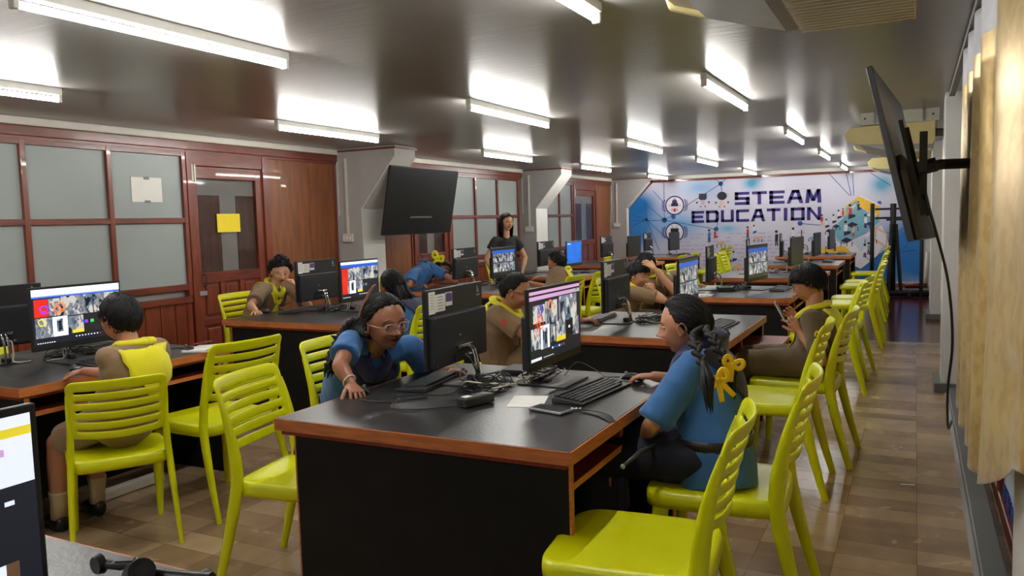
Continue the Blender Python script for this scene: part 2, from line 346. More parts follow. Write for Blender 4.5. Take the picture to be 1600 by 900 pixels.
def door(k, a, b_, glass=(.12, .09, 1.05, 1.97)):
    f = MB()
    f.b2((XL-.06, a, 0), (XL+.02, a+.07, 2.23), 'redwood', .005); f.b2((XL-.06, b_-.07, 0), (XL+.02, b_, 2.23), 'redwood', .005)
    f.b2((XL-.06, a+.07, 2.09), (XL+.01, b_-.07, 2.23), 'redwoodh', .005)
    p, q = a+.07, b_-.07; gl, gr = p+glass[0]*.5, q-glass[1]
    g = st(f, 'door_%d' % k)
    f = MB()
    f.b2((XL-.05, p, .02), (XL-.005, gl, 2.085), 'redwood', .005); f.b2((XL-.05, gr, .02), (XL-.005, q, 2.085), 'redwood', .005)
    f.b2((XL-.05, gl, glass[3]), (XL-.005, gr, 2.085), 'redwoodh', .004)
    f.b2((XL-.05, gl, .95), (XL-.005, gr, glass[2]), 'redwoodh', .004); f.b2((XL-.05, gl, .02), (XL-.005, gr, .16), 'redwoodh', .004)
    f.b2((XL-.05, gl, .53), (XL-.005, gr, .6), 'redwoodh', .004)
    w_ = (gr-gl)/3
    for i in range(3):
        f.b2((XL-.05, gl+i*w_, .16), (XL-.028, gl+(i+1)*w_, .95), 'redwood')
        for z0, z1 in ((.2, .5), (.63, .92)): f.b2((XL-.05, gl+i*w_+.045, z0), (XL-.012, gl+(i+1)*w_-.045, z1), 'redwood', .012)
        if i: f.b2((XL-.05, gl+i*w_-.03, .16), (XL-.006, gl+i*w_+.03, .95), 'redwood', .004)
    f.build('door_leaf', g)
    f = MB(); f.b2((XL-.034, gl-.005, glass[2]-.005), (XL-.03, gr+.005, glass[3]+.005), 'doorglass')
    f.build('door_glass', g)
    f = MB(); f.b2((XL-.058, gl, glass[2]), (XL-.054, gr, glass[3]), 'wallgrey'); q_ = (gr-gl)
    f.b2((XL-.054, gl, glass[2]), (XL-.048, gl+.40*q_, glass[3]-.16), 'drape'); f.b2((XL-.054, gl+.68*q_, glass[2]), (XL-.048, gr, glass[3]-.16), 'drape'); f.build('drape_behind_glass', g)
    f = MB(); f.b2((XL+.0, a+.055, 1.93), (XL+.022, a+.075, 2.1), 'cream', .003); f.b2((XL+.0, a+.085, 1.93), (XL+.022, a+.105, 2.1), 'cream', .003)
    f.b2((XL+.0, a+.05, 1.925), (XL+.012, a+.11, 1.94), 'chrome'); f.build('bolt', g)
    f = MB(); f.tube([(XL+.0, a+.14, .92), (XL+.045, a+.14, .93), (XL+.045, a+.14, 1.03), (XL+.0, a+.14, 1.04)], .008, 'dgrey'); f.b2((XL, a+.07, .83), (XL+.02, a+.16, .875), 'silver', .004); f.build('door_handle', g)
    return g
door(1, 5.39, 6.45); door(2, 9.2, 10.2); door(3, 15.0, 16.33)
for k, (a, b_) in enumerate(((6.46, 7.59), (8.03, 9.19), (16.34, 17.34))):
    f = MB(); f.b2((XL-.06, a, 0), (XL-.01, b_, 2.21), 'ply'); n += 1; g = st(f, 'trim_%d' % n)
    f = MB()
    for y in (a+.012, b_-.018): f.b2((XL-.02, y-.016, 0), (XL+.006, y+.016, 2.21), 'redwood', .003)
    f.build('panel_edge', g)
# steel-framed columns with knee braces
M['whiteface'] = mat('column_white', srgb(216, 214, 210), .45, var=.03)
def column(xf, y0, y1, zk, xt, zt=2.27, nm='column'):
    f = MB(); P = [(XL-.06, 0), (xf, 0), (xf, zk), (xt, zt), (xt, CEIL), (XL-.06, CEIL)]
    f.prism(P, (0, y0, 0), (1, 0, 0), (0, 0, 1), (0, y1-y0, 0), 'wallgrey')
    f.prism([(xf, 0), (xf+.012, 0), (xf+.012, zk-.005), (xt+.012, zt-.005), (xt, zt), (xf, zk)], (0, y0-.004, 0), (1, 0, 0), (0, 0, 1), (0, y1-y0+.008, 0), 'whiteface')  # grey column body with a thin white plate on its room side
    return f
global_n = n
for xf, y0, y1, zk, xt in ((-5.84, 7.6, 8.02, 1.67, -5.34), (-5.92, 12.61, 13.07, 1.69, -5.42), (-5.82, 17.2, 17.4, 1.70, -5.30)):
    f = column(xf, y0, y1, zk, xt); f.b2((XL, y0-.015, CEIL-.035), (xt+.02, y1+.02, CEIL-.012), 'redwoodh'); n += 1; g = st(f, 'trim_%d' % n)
    c = MB(); c.b2((XL+.14, y0-.022, 1.37), (XL+.17, y0, 2.27), 'cream', .004); c.b2((XL+.02, y0-.012, 1.6), (XL+.035, y0, 2.3), 'cream', .003); c.build('cable_conduit', g)
    c = MB(); c.b2((XL+.08, y0-.03, 1.28), (XL+.23, y0, 1.38), 'cream', .006)
    for q in (.105, .15, .195): c.b2((XL+q-.012, y0-.034, 1.31), (XL+q+.012, y0-.028, 1.35), 'paper', .002)
    c.build('switch_box', g)
# right wall piers on grey plinths
for y0, y1, x0 in ((2.50, 2.95, .295), (7.17, 7.6, .2), (12.0, 12.6, .19)):
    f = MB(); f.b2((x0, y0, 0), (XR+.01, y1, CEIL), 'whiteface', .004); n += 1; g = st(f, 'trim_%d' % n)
    f = MB(); f.b2((x0-.05, y0-.03, 0), (XR, y1+.05, .075), 'greybeam', .006); f.build('plinth', g)
n += 1
f = MB(); f.b2((.245, Y0, 0), (.335, 7.13, .055), 'greybeam', .006); f.b2((.225, Y0, 0), (.247, 7.13, .006), 'wallgrey'); st(f, 'trim_%d' % n)
n += 1
f = MB(); f.b2((.37, 2.95, .02), (.42, 6.9, .10), 'redwoodh', .006); f.b2((.37, 2.95, .72), (.42, 6.9, .78), 'redwoodh', .006)
for y in (3.02, 4.42, 5.7, 6.9): f.b2((.37, y-.03, .02), (.42, y+.03, .78), 'redwood', .005)
st(f, 'trim_%d' % n)
# printed panel under the right windows
f = MB(); f.b2((.398, 3.0, .1), (.402, 4.4, .72), 'm_pale'); c_ = at(1576, 812, x=.396)
for k in range(8):
    r_ = .02+.03*k
    f.tube([(.396, c_.y+.9*r_*math.sin(t), c_.z+.12-r_*math.cos(t)) for t in np.linspace(-1.5, 1.5, 16)], .005 if k % 3 else .010, 'm_navy' if k % 2 else 'm_line', n=6, flat=.3)
tag(f.build('printed_panel'), 'pale printed panel with navy rings in a dark wooden frame under the gold curtain', 'printed panel')
# fluorescent lamps
def lamp_proto():
    g = empty('fluorescent_lamp'); L_ = 1.43
    f = MB(); f.b2((-.022, 0, -.045), (.022, L_, 0), 'fixture', .005); f.build('batten', g)
    f = MB(); f.tube([(0, .035, -.072), (0, L_-.035, -.072)], .0145, 'tube', 12); f.build('tube', g, smooth=True)
    for y in (.012, L_-.012):
        f = MB(); f.b2((-.018, y-.012, -.09), (.018, y+.012, -.02), 'fixture', .005); f.build('end_holder', g)
    return g
lp = None
cols = ((-4.822, 'left'), (-2.952, 'middle'), (-1.2175, 'right'))
rows = (-1.6, 1.83, 5.16, 8.75, 12.0, 15.6)
where = {1.83: 'nearest to the camera', 5.16: 'second from the camera', 8.75: 'third from the camera', 12.0: 'fourth from the camera', 15.6: 'last before the mural'}
for y in rows:
    for x, nm in cols:
        lab = 'white tube lamp, %s ceiling line, %s' % (nm, where.get(y, 'behind the camera'))
        if lp is None: lp = lamp_proto(); lp.location = (x, y, CEIL); tag(lp, lab, 'ceiling lamp', 'fluorescent lamps on the ceiling')
        else: dup(lp, (x, y, CEIL), 0, lab, 'fluorescent lamps on the ceiling')
# papers on the left wall
f = MB(); a = at(206, 276, x=XL+.004); b_ = at(256, 316, x=XL+.004); f.b2((XL-.018, a.y, b_.z), (XL-.012, b_.y, a.z), 'paper')
f.b2((XL-.0125, (a.y+b_.y)/2-.03, a.z-.02), (XL-.0105, (a.y+b_.y)/2+.03, a.z+.005), 'ink'); f.b2((XL-.0125, (a.y+b_.y)/2-.03, b_.z-.005), (XL-.0105, (a.y+b_.y)/2+.03, b_.z+.015), 'ink')
tag(f.build('paper_notice'), 'blank white sheet of paper taped to the frosted window', 'paper')
f = MB(); a = at(342, 334, x=XL+.004); b_ = at(379, 362, x=XL+.004); f.b2((XL-.029, a.y, b_.z), (XL-.024, b_.y, a.z), 'papery'); tag(f.build('paper_notice'), 'yellow sheet of paper on the glass of the nearest wooden door', 'paper')
# air conditioners under the ceiling, blowing towards the desks
def aircon(x, y, label, rz=0):
    g = empty('air_conditioner', (x, y, 0), 0, label, 'air conditioner', 'air conditioners under the ceiling'); Ld = 1.25
    P = [(-.76, 2.19), (-.70, 2.255), (0, 2.27), (0, 2.085), (-.02, 2.06), (-.62, 2.09), (-.74, 2.13)]
    for y_ in (0, Ld-.03):
        f = MB(); f.prism(P, (0, y_, 0), (1, 0, 0), (0, 0, 1), (0, .03, 0), 'beige'); f.build('side_panel', g, bevel=.008)
    P2 = [(-.735, 2.19), (-.69, 2.24), (0, 2.26), (0, 2.08), (-.02, 2.066), (-.6, 2.1), (-.72, 2.14)]
    f = MB(); f.prism(P2, (0, .03, 0), (1, 0, 0), (0, 0, 1), (0, Ld-.06, 0), 'acwhite'); f.build('body', g)
    f = MB(); f.prism([(-.62, 2.09), (-.38, 2.02), (-.3, 2.02), (-.02, 2.03), (-.02, 2.065)], (0, .01, 0), (1, 0, 0), (0, 0, 1), (0, Ld-.02, 0), 'silver'); f.build('louvre', g)
    f = MB()
    for k in range(34): f.b2((-.33, .03+k*.035, 2.0), (-.03, .045+k*.035, 2.03), 'acwhite')
    for k in range(9): f.b2((-.33+k*.037, .02, 2.005), (-.322+k*.037, Ld-.02, 2.02), 'acwhite')
    f.build('intake_grille', g)
    f = MB(); f.b2((-.62, .02, 2.27), (.03, .06, CEIL), 'acwhite'); f.b2((-.62, Ld-.06, 2.27), (.03, Ld-.02, CEIL), 'acwhite'); f.b2((-.62, .06, 2.29), (.03, Ld-.06, 2.30), 'acwhite')
    for q in (-.5, -.1): f.b2((q-.006, .0, 2.28), (q+.006, .02, CEIL), 'silver')
    for q in (-.58, -.4, -.36, -.02): f.b2((q-.008, .016, 2.32), (q+.008, .021, 2.335), 'dgrey')
    f.build('hanging_bracket', g)
    f = MB(); f.tube(cat([(0, .12, 2.17), (.1, .12, 2.16), (.14, .1, 2.11), (.145, .1, 2.0), (.15, .14, 1.97), (.27, .14, 1.96)], 5), .035, 'greyduct', 10); f.build('refrigerant_pipe', g, smooth=True)
    return g
aircon(.15, 8.15, 'aged beige air conditioner hanging under the ceiling behind the right television')
aircon(.12, 12.9, 'smaller looking beige air conditioner hanging nearest the mural wall')
aircon(.02, 1.36, 'air conditioner at the top edge of the picture, only its underside showing')
# ------------------------------------------------------------------ mural on the far wall
def mural():
    Yf = Y1-.03; L0 = at(985, 325, y=Yf); g = MB()
    zt = 2.26; zb = .06
    g.prism([(-5.8, zb), (.15, zb), (.15, zt), (-5.25, zt), (-5.8, 1.70)], (0, Yf+.022, 0), (1, 0, 0), (0, 0, 1), (0, -.012, 0), 'mural')
    root = g.build('mural'); tag(root, 'white and blue printed mural reading STEAM EDUCATION on the far wall', 'mural')
    g = MB(); xb = [(-5.83, 0), (-5.83, 1.71), (-5.27, zt+.02), (.2, zt+.02)]
    for a, b_ in zip(xb, xb[1:]): 
        d = V((b_[0]-a[0], 0, b_[1]-a[1])); g.box(((a[0]+b_[0])/2, Yf-.005, (a[1]+b_[1])/2), (d.length+.04, .04, .05), 'redwoodh', Matrix.Rotation(-math.atan2(d.z, d.x), 3, 'Y'))
    g.build('mural_frame', root)
    g = MB(); g.b2((-5.8, Yf-.02, 0), (.2, Yf+.02, .05), 'redwoodh'); g.b2((-5.8, Yf-.022, .05), (.2, Yf+.0, .075), 'white'); g.build('mural_sill', root)
    lay = [0]
    def W(px, py): q = at(px, py, y=Yf); return (q.x, q.z)
    def poly(mb, pts, m, off=0):
        y = Yf+.009-.0009*off; mb.prism(pts, (0, y, 0), (1, 0, 0), (0, 0, 1), (0, -.0012, 0), m)
    def line(mb, a, b_, w_, m, off=1):
        a, b_ = V((*a, 0)), V((*b_, 0)); t = (b_-a).normalized(); n_ = V((-t.y, t.x, 0))*w_/2
        poly(mb, [(q.x, q.y) for q in (a+n_, b_+n_, b_-n_, a-n_)], m, off)
    def disc(mb, c, r, m, off=1, n_=20, sx=1): poly(mb, [(c[0]+r*sx*math.cos(2*PI*k/n_), c[1]+r*math.sin(2*PI*k/n_)) for k in range(n_)], m, off)
    def arc(mb, c, r, a0, a1, w_, m, off=2, n_=22):
        ps = [(c[0]+r*math.cos(a0+(a1-a0)*k/n_), c[1]+r*math.sin(a0+(a1-a0)*k/n_)) for k in range(n_+1)]
        for a, b_ in zip(ps, ps[1:]): line(mb, a, b_, w_, m, off)
    # network lines
    g = MB(); hub = W(1038, 344)
    net = [((1038, 344), (1005, 315)), ((1038, 344), (1037, 285)), ((1038, 344), (985, 345)), ((1038, 344), (1118, 358)), ((1038, 344), (1088, 311)), ((1088, 311), (1126, 287)), ((1010, 343), (1030, 392)),
           ((1010, 343), (985, 355)), ((1010, 343), (985, 335)), ((1010, 343), (1008, 318)), ((1020, 298), (1038, 318)), ((1126, 287), (1118, 280)), ((1126, 287), (1136, 278)), ((1126, 287), (1128, 300)),
           ((1330, 306), (1322, 270)), ((1334, 306), (1332, 268)), ((1328, 306), (1296, 272)), ((1360, 270), (1392, 290)), ((1122, 344), (1119, 358)), ((1250, 349), (1282, 352)),
           ((1350, 400), (1400, 440)), ((1400, 360), (1345, 435)), ((1380, 400), (1430, 390)), ((1362, 440), (1420, 380)), ((1366, 360), (1400, 366)), ((1400, 366), (1430, 340)), ((1012, 345), (1050, 380)), ((1050, 380), (1070, 420))]
    for a, b_ in net: line(g, W(*a), W(*b_), .013, 'm_line', 1)
    for c, r in (((1038, 344), .06), ((1119, 358), .05), ((1052, 339), .05), ((1250, 349), .05), ((1126, 287), .05), ((1374, 317), .04), ((1390, 430), .05), ((1010, 343), .035), ((1120, 399), .04)): disc(g, W(*c), r, 'm_line', 1)
    g.build('network_lines', root)
    # faint rows of printed text
    g = MB(); rr = random.Random(3)
    for j in range(13):
        z = W(1150, 366+j*6)[1]; x = W(1045, 366)[0]
        while x < W(1250, 366)[0]:
            l_ = rr.uniform(.05, .16)
            if rr.random() < .8: poly(g, [(x, z), (x+l_, z), (x+l_, z+.03), (x, z+.03)], 'm_txt', 1)
            x += l_+.04
    g.build('faint_text', root)
    # robot badges
    g = MB()
    for cx, cy, kind in ((1054, 321, 0), (1054, 363, 1)):
        c = W(cx, cy); disc(g, c, .215, 'm_navy', 2, 32); disc(g, c, .187, 'm_white', 3, 32)
        for s in (-1, 1):
            for r, w_, q in ((.25, .02, .55), (.285, .014, .42)): arc(g, c, r, (0 if s > 0 else PI)-q, (0 if s > 0 else PI)+q, w_, 'm_navy', 2, 10)
        if kind == 0:
            arc(g, (c[0], c[1]+.12), .03, 0, 2*PI, .012, 'm_red', 4, 10); disc(g, (c[0], c[1]+.08), .05, 'm_navy', 4, 12, 1.2)
            poly(g, [(c[0]-.08, c[1]-.02), (c[0]+.08, c[1]-.02), (c[0]+.08, c[1]+.05), (c[0]-.08, c[1]+.05)], 'm_black', 5)
            poly(g, [(c[0]-.03, c[1]-.14), (c[0]+.03, c[1]-.14), (c[0]+.03, c[1]-.07), (c[0]-.03, c[1]-.07)], 'm_red', 5)
            for s in (-1, 1): line(g, (c[0]+s*.05, c[1]-.07), (c[0]+s*.07, c[1]-.12), .015, 'm_red', 5); line(g, (c[0]+s*.1, c[1]), (c[0]+s*.14, c[1]), .012, 'm_black', 5)
        else:
            line(g, (c[0]-.03, c[1]+.1), (c[0]-.07, c[1]+.15), .01, 'm_black', 4); line(g, (c[0]+.03, c[1]+.1), (c[0]+.07, c[1]+.15), .01, 'm_black', 4)
            poly(g, [(c[0]-.09, c[1]-.02), (c[0]+.09, c[1]-.02), (c[0]+.09, c[1]+.09), (c[0]-.09, c[1]+.09)], 'm_black', 4)
    for cx, sq in ((1098, 1), (1128, 0)):
        c = W(cx, 309)
        if sq: poly(g, [(c[0]-.085, c[1]+.09), (c[0]+.085, c[1]+.09), (c[0]+.085, c[1]-.02), (c[0]+.05, c[1]-.05), (c[0]-.05, c[1]-.05), (c[0]-.085, c[1]-.02)], 'm_black', 3)
        else: disc(g, (c[0], c[1]+.04), .09, 'm_black', 3, 20, 1.15)
        disc(g, (c[0], c[1]-.11), .045, 'm_txt' if sq else 'm_peach', 3, 10)
        for s in (-1, 1): disc(g, (c[0]+s*.13, c[1]-.1), .022, 'm_black', 3, 8); disc(g, (c[0]+s*.05, c[1]-.19), .018, 'm_red', 3, 8); line(g, (c[0]+s*.12, c[1]+.02), (c[0]+s*.12, c[1]+.1), .008, 'm_txt', 3)
    g.build('robot_badges', root)
    # lettering: heavy wide technical letters, drawn from strokes
    t = .24
    GL = {'S': [((0, 1), (1, 1)), ((0, .5), (0, 1)), ((0, .52), (1, .48)), ((1, 0), (1, .5)), ((0, 0), (1, 0))],
          'T': [((0, 1), (1, 1)), ((.5, 0), (.5, 1))], 'E': [((0, 1), (1, 1)), ((0, 0), (0, 1)), ((0, .5), (.9, .5)), ((0, 0), (1, 0))],
          'A': [((-.05, 0), (.42, 1)), ((1.05, 0), (.7, 1)), ((.42, 1), (.72, 1)), ((.2, .36), (.9, .36))],
          'M': [((0, 0), (.12, 1)), ((.12, 1), (.5, .18)), ((.5, .18), (.95, 1)), ((1.02, 0), (.95, 1))],
          'D': [((0, 0), (0, 1)), ((0, 1), (.85, 1)), ((0, 0), (.85, 0)), ((1, .15), (1, .85)), ((.85, 1), (1, .85)), ((.85, 0), (1, .15))],
          'U': [((0, 0.1), (0, 1)), ((0.05, 0), (.95, 0)), ((1, .1), (1, 1))], 'C': [((0, .1), (0, .9)), ((.05, 1), (1, 1)), ((.05, 0), (1, 0))],
          'I': [((.5, 0), (.5, 1))], 'O': [((0, 0), (0, 1)), ((0, 1), (1, 1)), ((1, 0), (1, 1)), ((0, 0), (1, 0))], 'N': [((0, 0), (0, 1)), ((0, 1), (1, 0)), ((1, 0), (1, 1))]}
    g = MB()
    def word(s, px0, px1, ytop0, ybot0, ytop1, ybot1):
        A, B_ = W(px0, ybot0), W(px1, ybot1); A2, B2 = W(px0, ytop0), W(px1, ytop1)
        wd = [(.42 if ch == 'I' else 1.0) for ch in s]; gap = .16; tot = sum(wd)+gap*(len(s)-1); x = 0
        full = B_[0]-A[0]
        for ch, w_ in zip(s, wd):
            x0 = A[0]+full*x/tot; cw = full*w_/tot; z0 = A[1]+(B_[1]-A[1])*x/tot; h = (A2[1]-A[1])+((B2[1]-B_[1])-(A2[1]-A[1]))*x/tot
            sw = cw*.24/ w_ if ch != 'I' else cw*.6; sh = h*.22
            for a, b_ in GL[ch]:
                p = V((x0+sw/2+a[0]*(cw-sw), z0+sh/2+a[1]*(h-sh), 0)); q = V((x0+sw/2+b_[0]*(cw-sw), z0+sh/2+b_[1]*(h-sh), 0)); d = (q-p).normalized()
                hz = abs(d.x) > abs(d.y)*1.6
                if hz: e = V((sw/2, 0, 0)); k_ = V((0, sh/2, 0))
                else: e = V((0, sh/2*(1 if d.y > 0 else -1), 0)); k_ = V((sw/2, 0, 0))
                if hz and d.x < 0: e = -e
                poly(g, [(r_.x, r_.y) for r_ in (p-e-k_, q+e-k_, q+e+k_, p-e+k_)], 'm_navy', 3)
            # sketch overshoot lines
            line(g, (x0-.03, z0+h*1.04), (x0+cw+.04, z0+h*1.06), .006, 'm_txt', 2); line(g, (x0+cw, z0-.06), (x0+cw, z0+h*.3), .006, 'm_txt', 2)
            x += w_+gap
    word('STEAM', 1148, 1283, 300.5, 320.5, 295, 316.5); word('EDUCATION', 1080.5, 1283, 330, 348.5, 323, 343.5)
    g.build('lettering', root)
    # isometric classroom scene
    g = MB()
    def PX(pts, m, off): poly(g, [W(*p) for p in pts], m, off)
    PX([(1320, 324), (1341, 306), (1374, 322), (1374, 340), (1341, 322), (1320, 338)], 'm_yel', 2); PX([(1341, 306), (1345, 305), (1376, 320), (1374, 322)], 'm_white', 3)
    PX([(1322, 326), (1339, 312), (1340, 322), (1322, 334)], 'm_teal', 3); PX([(1325, 328), (1337, 318), (1337, 322), (1325, 332)], 'm_pale', 4)
    PX([(1320, 338), (1341, 322), (1376, 345), (1352, 364), (1318, 380), (1296, 362)], 'm_teal', 2)
    PX([(1288, 366), (1318, 382), (1352, 366), (1378, 352), (1390, 384), (1345, 420), (1300, 400)], 'm_white', 1)
    PX([(1330, 378), (1350, 368), (1366, 378), (1345, 392)], 'm_pale', 2); PX([(1368, 354), (1386, 364), (1386, 388), (1366, 376)], 'm_peach', 3); PX([(1370, 358), (1384, 366), (1384, 384), (1369, 374)], 'm_white', 4)
    PX([(1273, 388), (1320, 384), (1330, 394), (1300, 404), (1272, 400)], 'm_yel', 2)
    def drawn(px, py, s, top, leg, sit=0):
        c = W(px, py); k = s*.62
        poly(g, [(c[0]-.035*k, c[1]+.12*k), (c[0]+.04*k, c[1]+.13*k), (c[0]+.05*k, c[1]+.3*k), (c[0]-.03*k, c[1]+.3*k)], top, 5)
        if sit: poly(g, [(c[0]-.04*k, c[1]+.02*k), (c[0]+.12*k, c[1]+.08*k), (c[0]+.12*k, c[1]+.14*k), (c[0]-.03*k, c[1]+.14*k)], leg, 5)
        else:
            for q in (-.02, .03): line(g, (c[0]+q*k, c[1]), (c[0]+q*k*.6, c[1]+.14*k), .03*k, leg, 5)
        disc(g, (c[0]+.01*k, c[1]+.345*k), .035*k, 'm_peach', 5, 10); disc(g, (c[0]-.0*k, c[1]+.37*k), .035*k, 'm_black', 6, 10, 1.1)
    def table(px, py, s, m='m_peach'):
        s *= .62; c = W(px, py); poly(g, [(c[0]-.14*s, c[1]), (c[0]+.02*s, c[1]-.07*s), (c[0]+.16*s, c[1]+.02*s), (c[0], c[1]+.09*s)], m, 4)
        for q in (-.13, .02, .15): line(g, (c[0]+q*s, c[1]-.03*s), (c[0]+q*s, c[1]-.16*s), .014, 'm_black', 4)
    for a in ((1108, 378, 1.1, 'm_blue', 'm_navy'), (1117, 374, .9, 'm_red', 'm_red', 1), (1168, 372, 1, 'm_red', 'm_black'), (1178, 366, .8, 'm_white', 'm_line', 1), (1213, 384, 1.3, 'm_black', 'm_black'), (1239, 376, 1.1, 'm_white', 'm_black'),
              (1136, 414, 1.3, 'm_navy', 'm_black', 1), (1146, 410, 1.0, 'm_pale', 'm_navy', 1), (1184, 414, .9, 'm_white', 'm_red'), (1352, 356, 1.1, 'm_white', 'm_navy'), (1328, 344, 1.3, 'm_red', 'm_black', 1), (1321, 370, 1.3, 'm_white', 'm_black', 1), (1333, 370, 1, 'm_pink', 'm_red'),
              (1351, 402, 1.1, 'm_white', 'm_navy'), (1357, 398, 1, 'm_teal', 'm_black'), (1302, 350, .8, 'm_white', 'm_black', 1), (1291, 357, .8, 'm_white', 'm_black', 1), (1310, 343, .8, 'm_white', 'm_black', 1), (1284, 352, .9, 'm_red', 'm_yel'), (1317, 339, .7, 'm_red', 'm_red'), (1304, 392, .9, 'm_navy', 'm_black'), (1341, 330, .8, 'm_black', 'm_navy', 1)): drawn(*a)
    for a in ((1126, 380, 1), (1184, 372, .9), (1152, 418, 1.3), (1331, 352, 1.2, 'm_black'), (1322, 376, 1.2, 'm_black'), (1295, 361, .8, 'm_black'), (1306, 354, .8, 'm_black'), (1362, 336, 1.1, 'm_white'), (1360, 372, 1.2, 'm_pale'), (1268, 372, .7, 'm_teal'), (1358, 350, .8, 'm_navy')): table(*a)
    g.build('classroom_drawing', root)
mural()
# ------------------------------------------------------------------ televisions
def tv_left():
    g = empty('television', (-5.5, 8.36, 0), 0, 'large black television hanging from the column beside the wood panelled wall', 'television')
    tl, bl = V((.11, -.76, 2.155)), V((-.05, -.76, 1.345)); wv = V((0, 1.52, 0)); up = (tl-bl); nrm = wv.cross(up).normalized()
    if nrm.x < 0: nrm = -nrm
    f = MB(); f.prism([(0, 0), (1, 0), (1, 1), (0, 1)], bl-nrm*.035, wv, up, nrm*.035, 'black'); f.build('casing', g, bevel=.006)
    f = MB(); f.prism([(.008, .02), (.992, .02), (.992, .985), (.008, .985)], bl+nrm*.0, wv, up, nrm*.002, 's_off'); f.build('screen', g)
    f = MB(); c = bl+wv*.5+up*.5
    f.box(c-nrm*.06, (.05, .5, .45), 'dgrey', None, .01); f.b2((c.x-.72+.04, c.y-.04, c.z-.04), (c.x-.05, c.y+.04, c.z+.04), 'steel'); f.b2((-.7, c.y-.15, c.z-.2), (-.67, c.y+.15, c.z+.2), 'steel'); f.build('wall_bracket', g)
tv_left()
def tv_right():
    g = empty('television', (.02, 4.75, 0), 0, 'black television seen edge on, tilted forward on a wall arm beside the gold curtain', 'television')
    O = V((.02, 4.75, 0)); bl = V((-.031, 4.0, 1.322))-O; tl = V((-.211, 4.0, 2.116))-O; wv = V((.10, 1.32, -.03)); up = tl-bl; nrm = wv.cross(up).normalized()
    if nrm.x < 0: nrm = -nrm       # nrm points to the wall
    f = MB(); f.prism([(0, 0), (1, 0), (1, 1), (0, 1)], bl, wv, up, nrm*.028, 'dgrey'); f.build('casing', g, bevel=.004)
    f = MB(); f.prism([(.01, .012), (.99, .012), (.99, .988), (.01, .988)], bl-nrm*.002, wv, up, nrm*.002, 's_off'); f.build('screen', g)
    f = MB(); rings = []
    for t, d_ in ((.02, .0), (.1, .02), (.4, .035), (.8, .02), (.98, .0)):
        rings.append(t)
    f.prism([(.02, .0), (.98, .0), (.98, .40), (.9, .5), (.1, .5), (.02, .40)], bl+nrm*.026, wv, up, nrm*.028, 'cover'); f.build('back_cover', g, bevel=.012)
    c = bl+wv*.30+up*.42+nrm*.06; f = MB(); ang = -math.atan2((tl-bl).x, (tl-bl).z)
    for k in (-.16, .16): f.box(c+wv.normalized()*k+nrm*.012, (.02, .035, .46), 'steel', Matrix.Rotation(-ang, 3, 'Y'))
    f.box(c+nrm*.04, (.03, .34, .05), 'steel', Matrix.Rotation(-ang, 3, 'Y')); f.box(c+nrm*.05+V((0, 0, .02)), (.035, .10, .30), 'steel')
    f.build('mount_plate', g)
    f = MB(); w_ = V((.38, c.y+.25, c.z+.03)); f.tube([c+nrm*.05, c+nrm*.10+V((.03, 0, 0)), w_], .026, 'steel', 8); f.tube([c+nrm*.06, c+nrm*.11], .036, 'steel', 8); f.b2(w_+V((0, -.1, -.15)), w_+V((.02, .1, .15)), 'steel'); f.build('wall_arm', g)
    f = MB(); p = c+nrm*.05
    q = [p+V((0, 0, -.1)), V((.10, 5.0, 1.35))-O, V((.17, 5.1, 1.05))-O, V((.2, 5.2, .7))-O, V((.185, 5.35, .38))-O, V((.2, 5.6, .1))-O, V((.23, 5.9, .07))-O]
    f.tube(cat(q, 6), .008, 'strap', 6); f.build('power_cable', g, smooth=True)
tv_right()
# black display stand near the mural
def tvstand():
    O = V((-.2, 15.3, 0)); g = empty('display_stand', O, 0, 'black steel display stand with two posts standing before the blue end of the mural', 'stand')
    def p(px, py): return at(px, py, y=15.3)-O
    f = MB(); 
    a, b_ = p(1367, 318), p(1362, 452); f.tube([(b_.x, 0, .05), (b_.x, 0, a.z)], .035, 'steel', 8); f.build('post', g)
    f = MB(); a = p(1396, 318); f.tube([(a.x, 0, .05), (a.x, 0, a.z)], .05, 'steel', 8); f.build('post', g)
    for px0, px1, dy in ((1393, 1388, -.25), (1400, 1408, -.1)):
        f = MB(); f.tube([p(px0, 350)+V((0, dy*.2, 0)), V((p(px1, 450).x, dy, .05))], .03, 'steel', 8); f.build('leg', g)
    f = MB()
    for z0 in (327, 341):
        q = p(1367, z0).z; f.b2((p(1367, z0).x, -.03, q-.018), (p(1412, z0).x, .03, q+.018), 'steel', .004)
    f.b2((p(1385, 330).x, -.04, p(1385, 345).z), (p(1410, 330).x, .02, p(1385, 345).z+.03), 'steel'); f.build('cross_bar', g)
    f = MB(); f.tube([(-1.0, -.2, .06), (.42, -.25, .06)], .045, 'steel', 8); f.tube([(-.95, .25, .05), (.42, .2, .05)], .035, 'steel', 8); f.tube([(-.42, -.6, .04), (-.42, .3, .05)], .04, 'steel', 8); f.tube([(.12, -.4, .05), (.12, .4, .05)], .04, 'steel', 8)
    for q in ((-.42, -.58), (.12, -.38), (-.42, .28), (.12, .38)): f.ell((q[0], q[1], .03), (.035, .035, .03), 'dgrey')
    f.build('base_frame', g, smooth=True)
    f = MB(); f.tube([(.3, -.3, .0), (.3, -.28, 1.15)], .03, 'steel', 8); f.build('post', g)
tvstand()
f = MB(); f.tube([(-.15, 15.5, .16), (.2, 15.45, .17)], .05, 'tray', 12); f.tube([(.17, 15.45, .1), (.2, 15.5, .75)], .035, 'cream', 10)
tag(f.build('rolled_poster', smooth=True), 'rolled brown tube and pale pipe leaning behind the black display stand', 'roll')
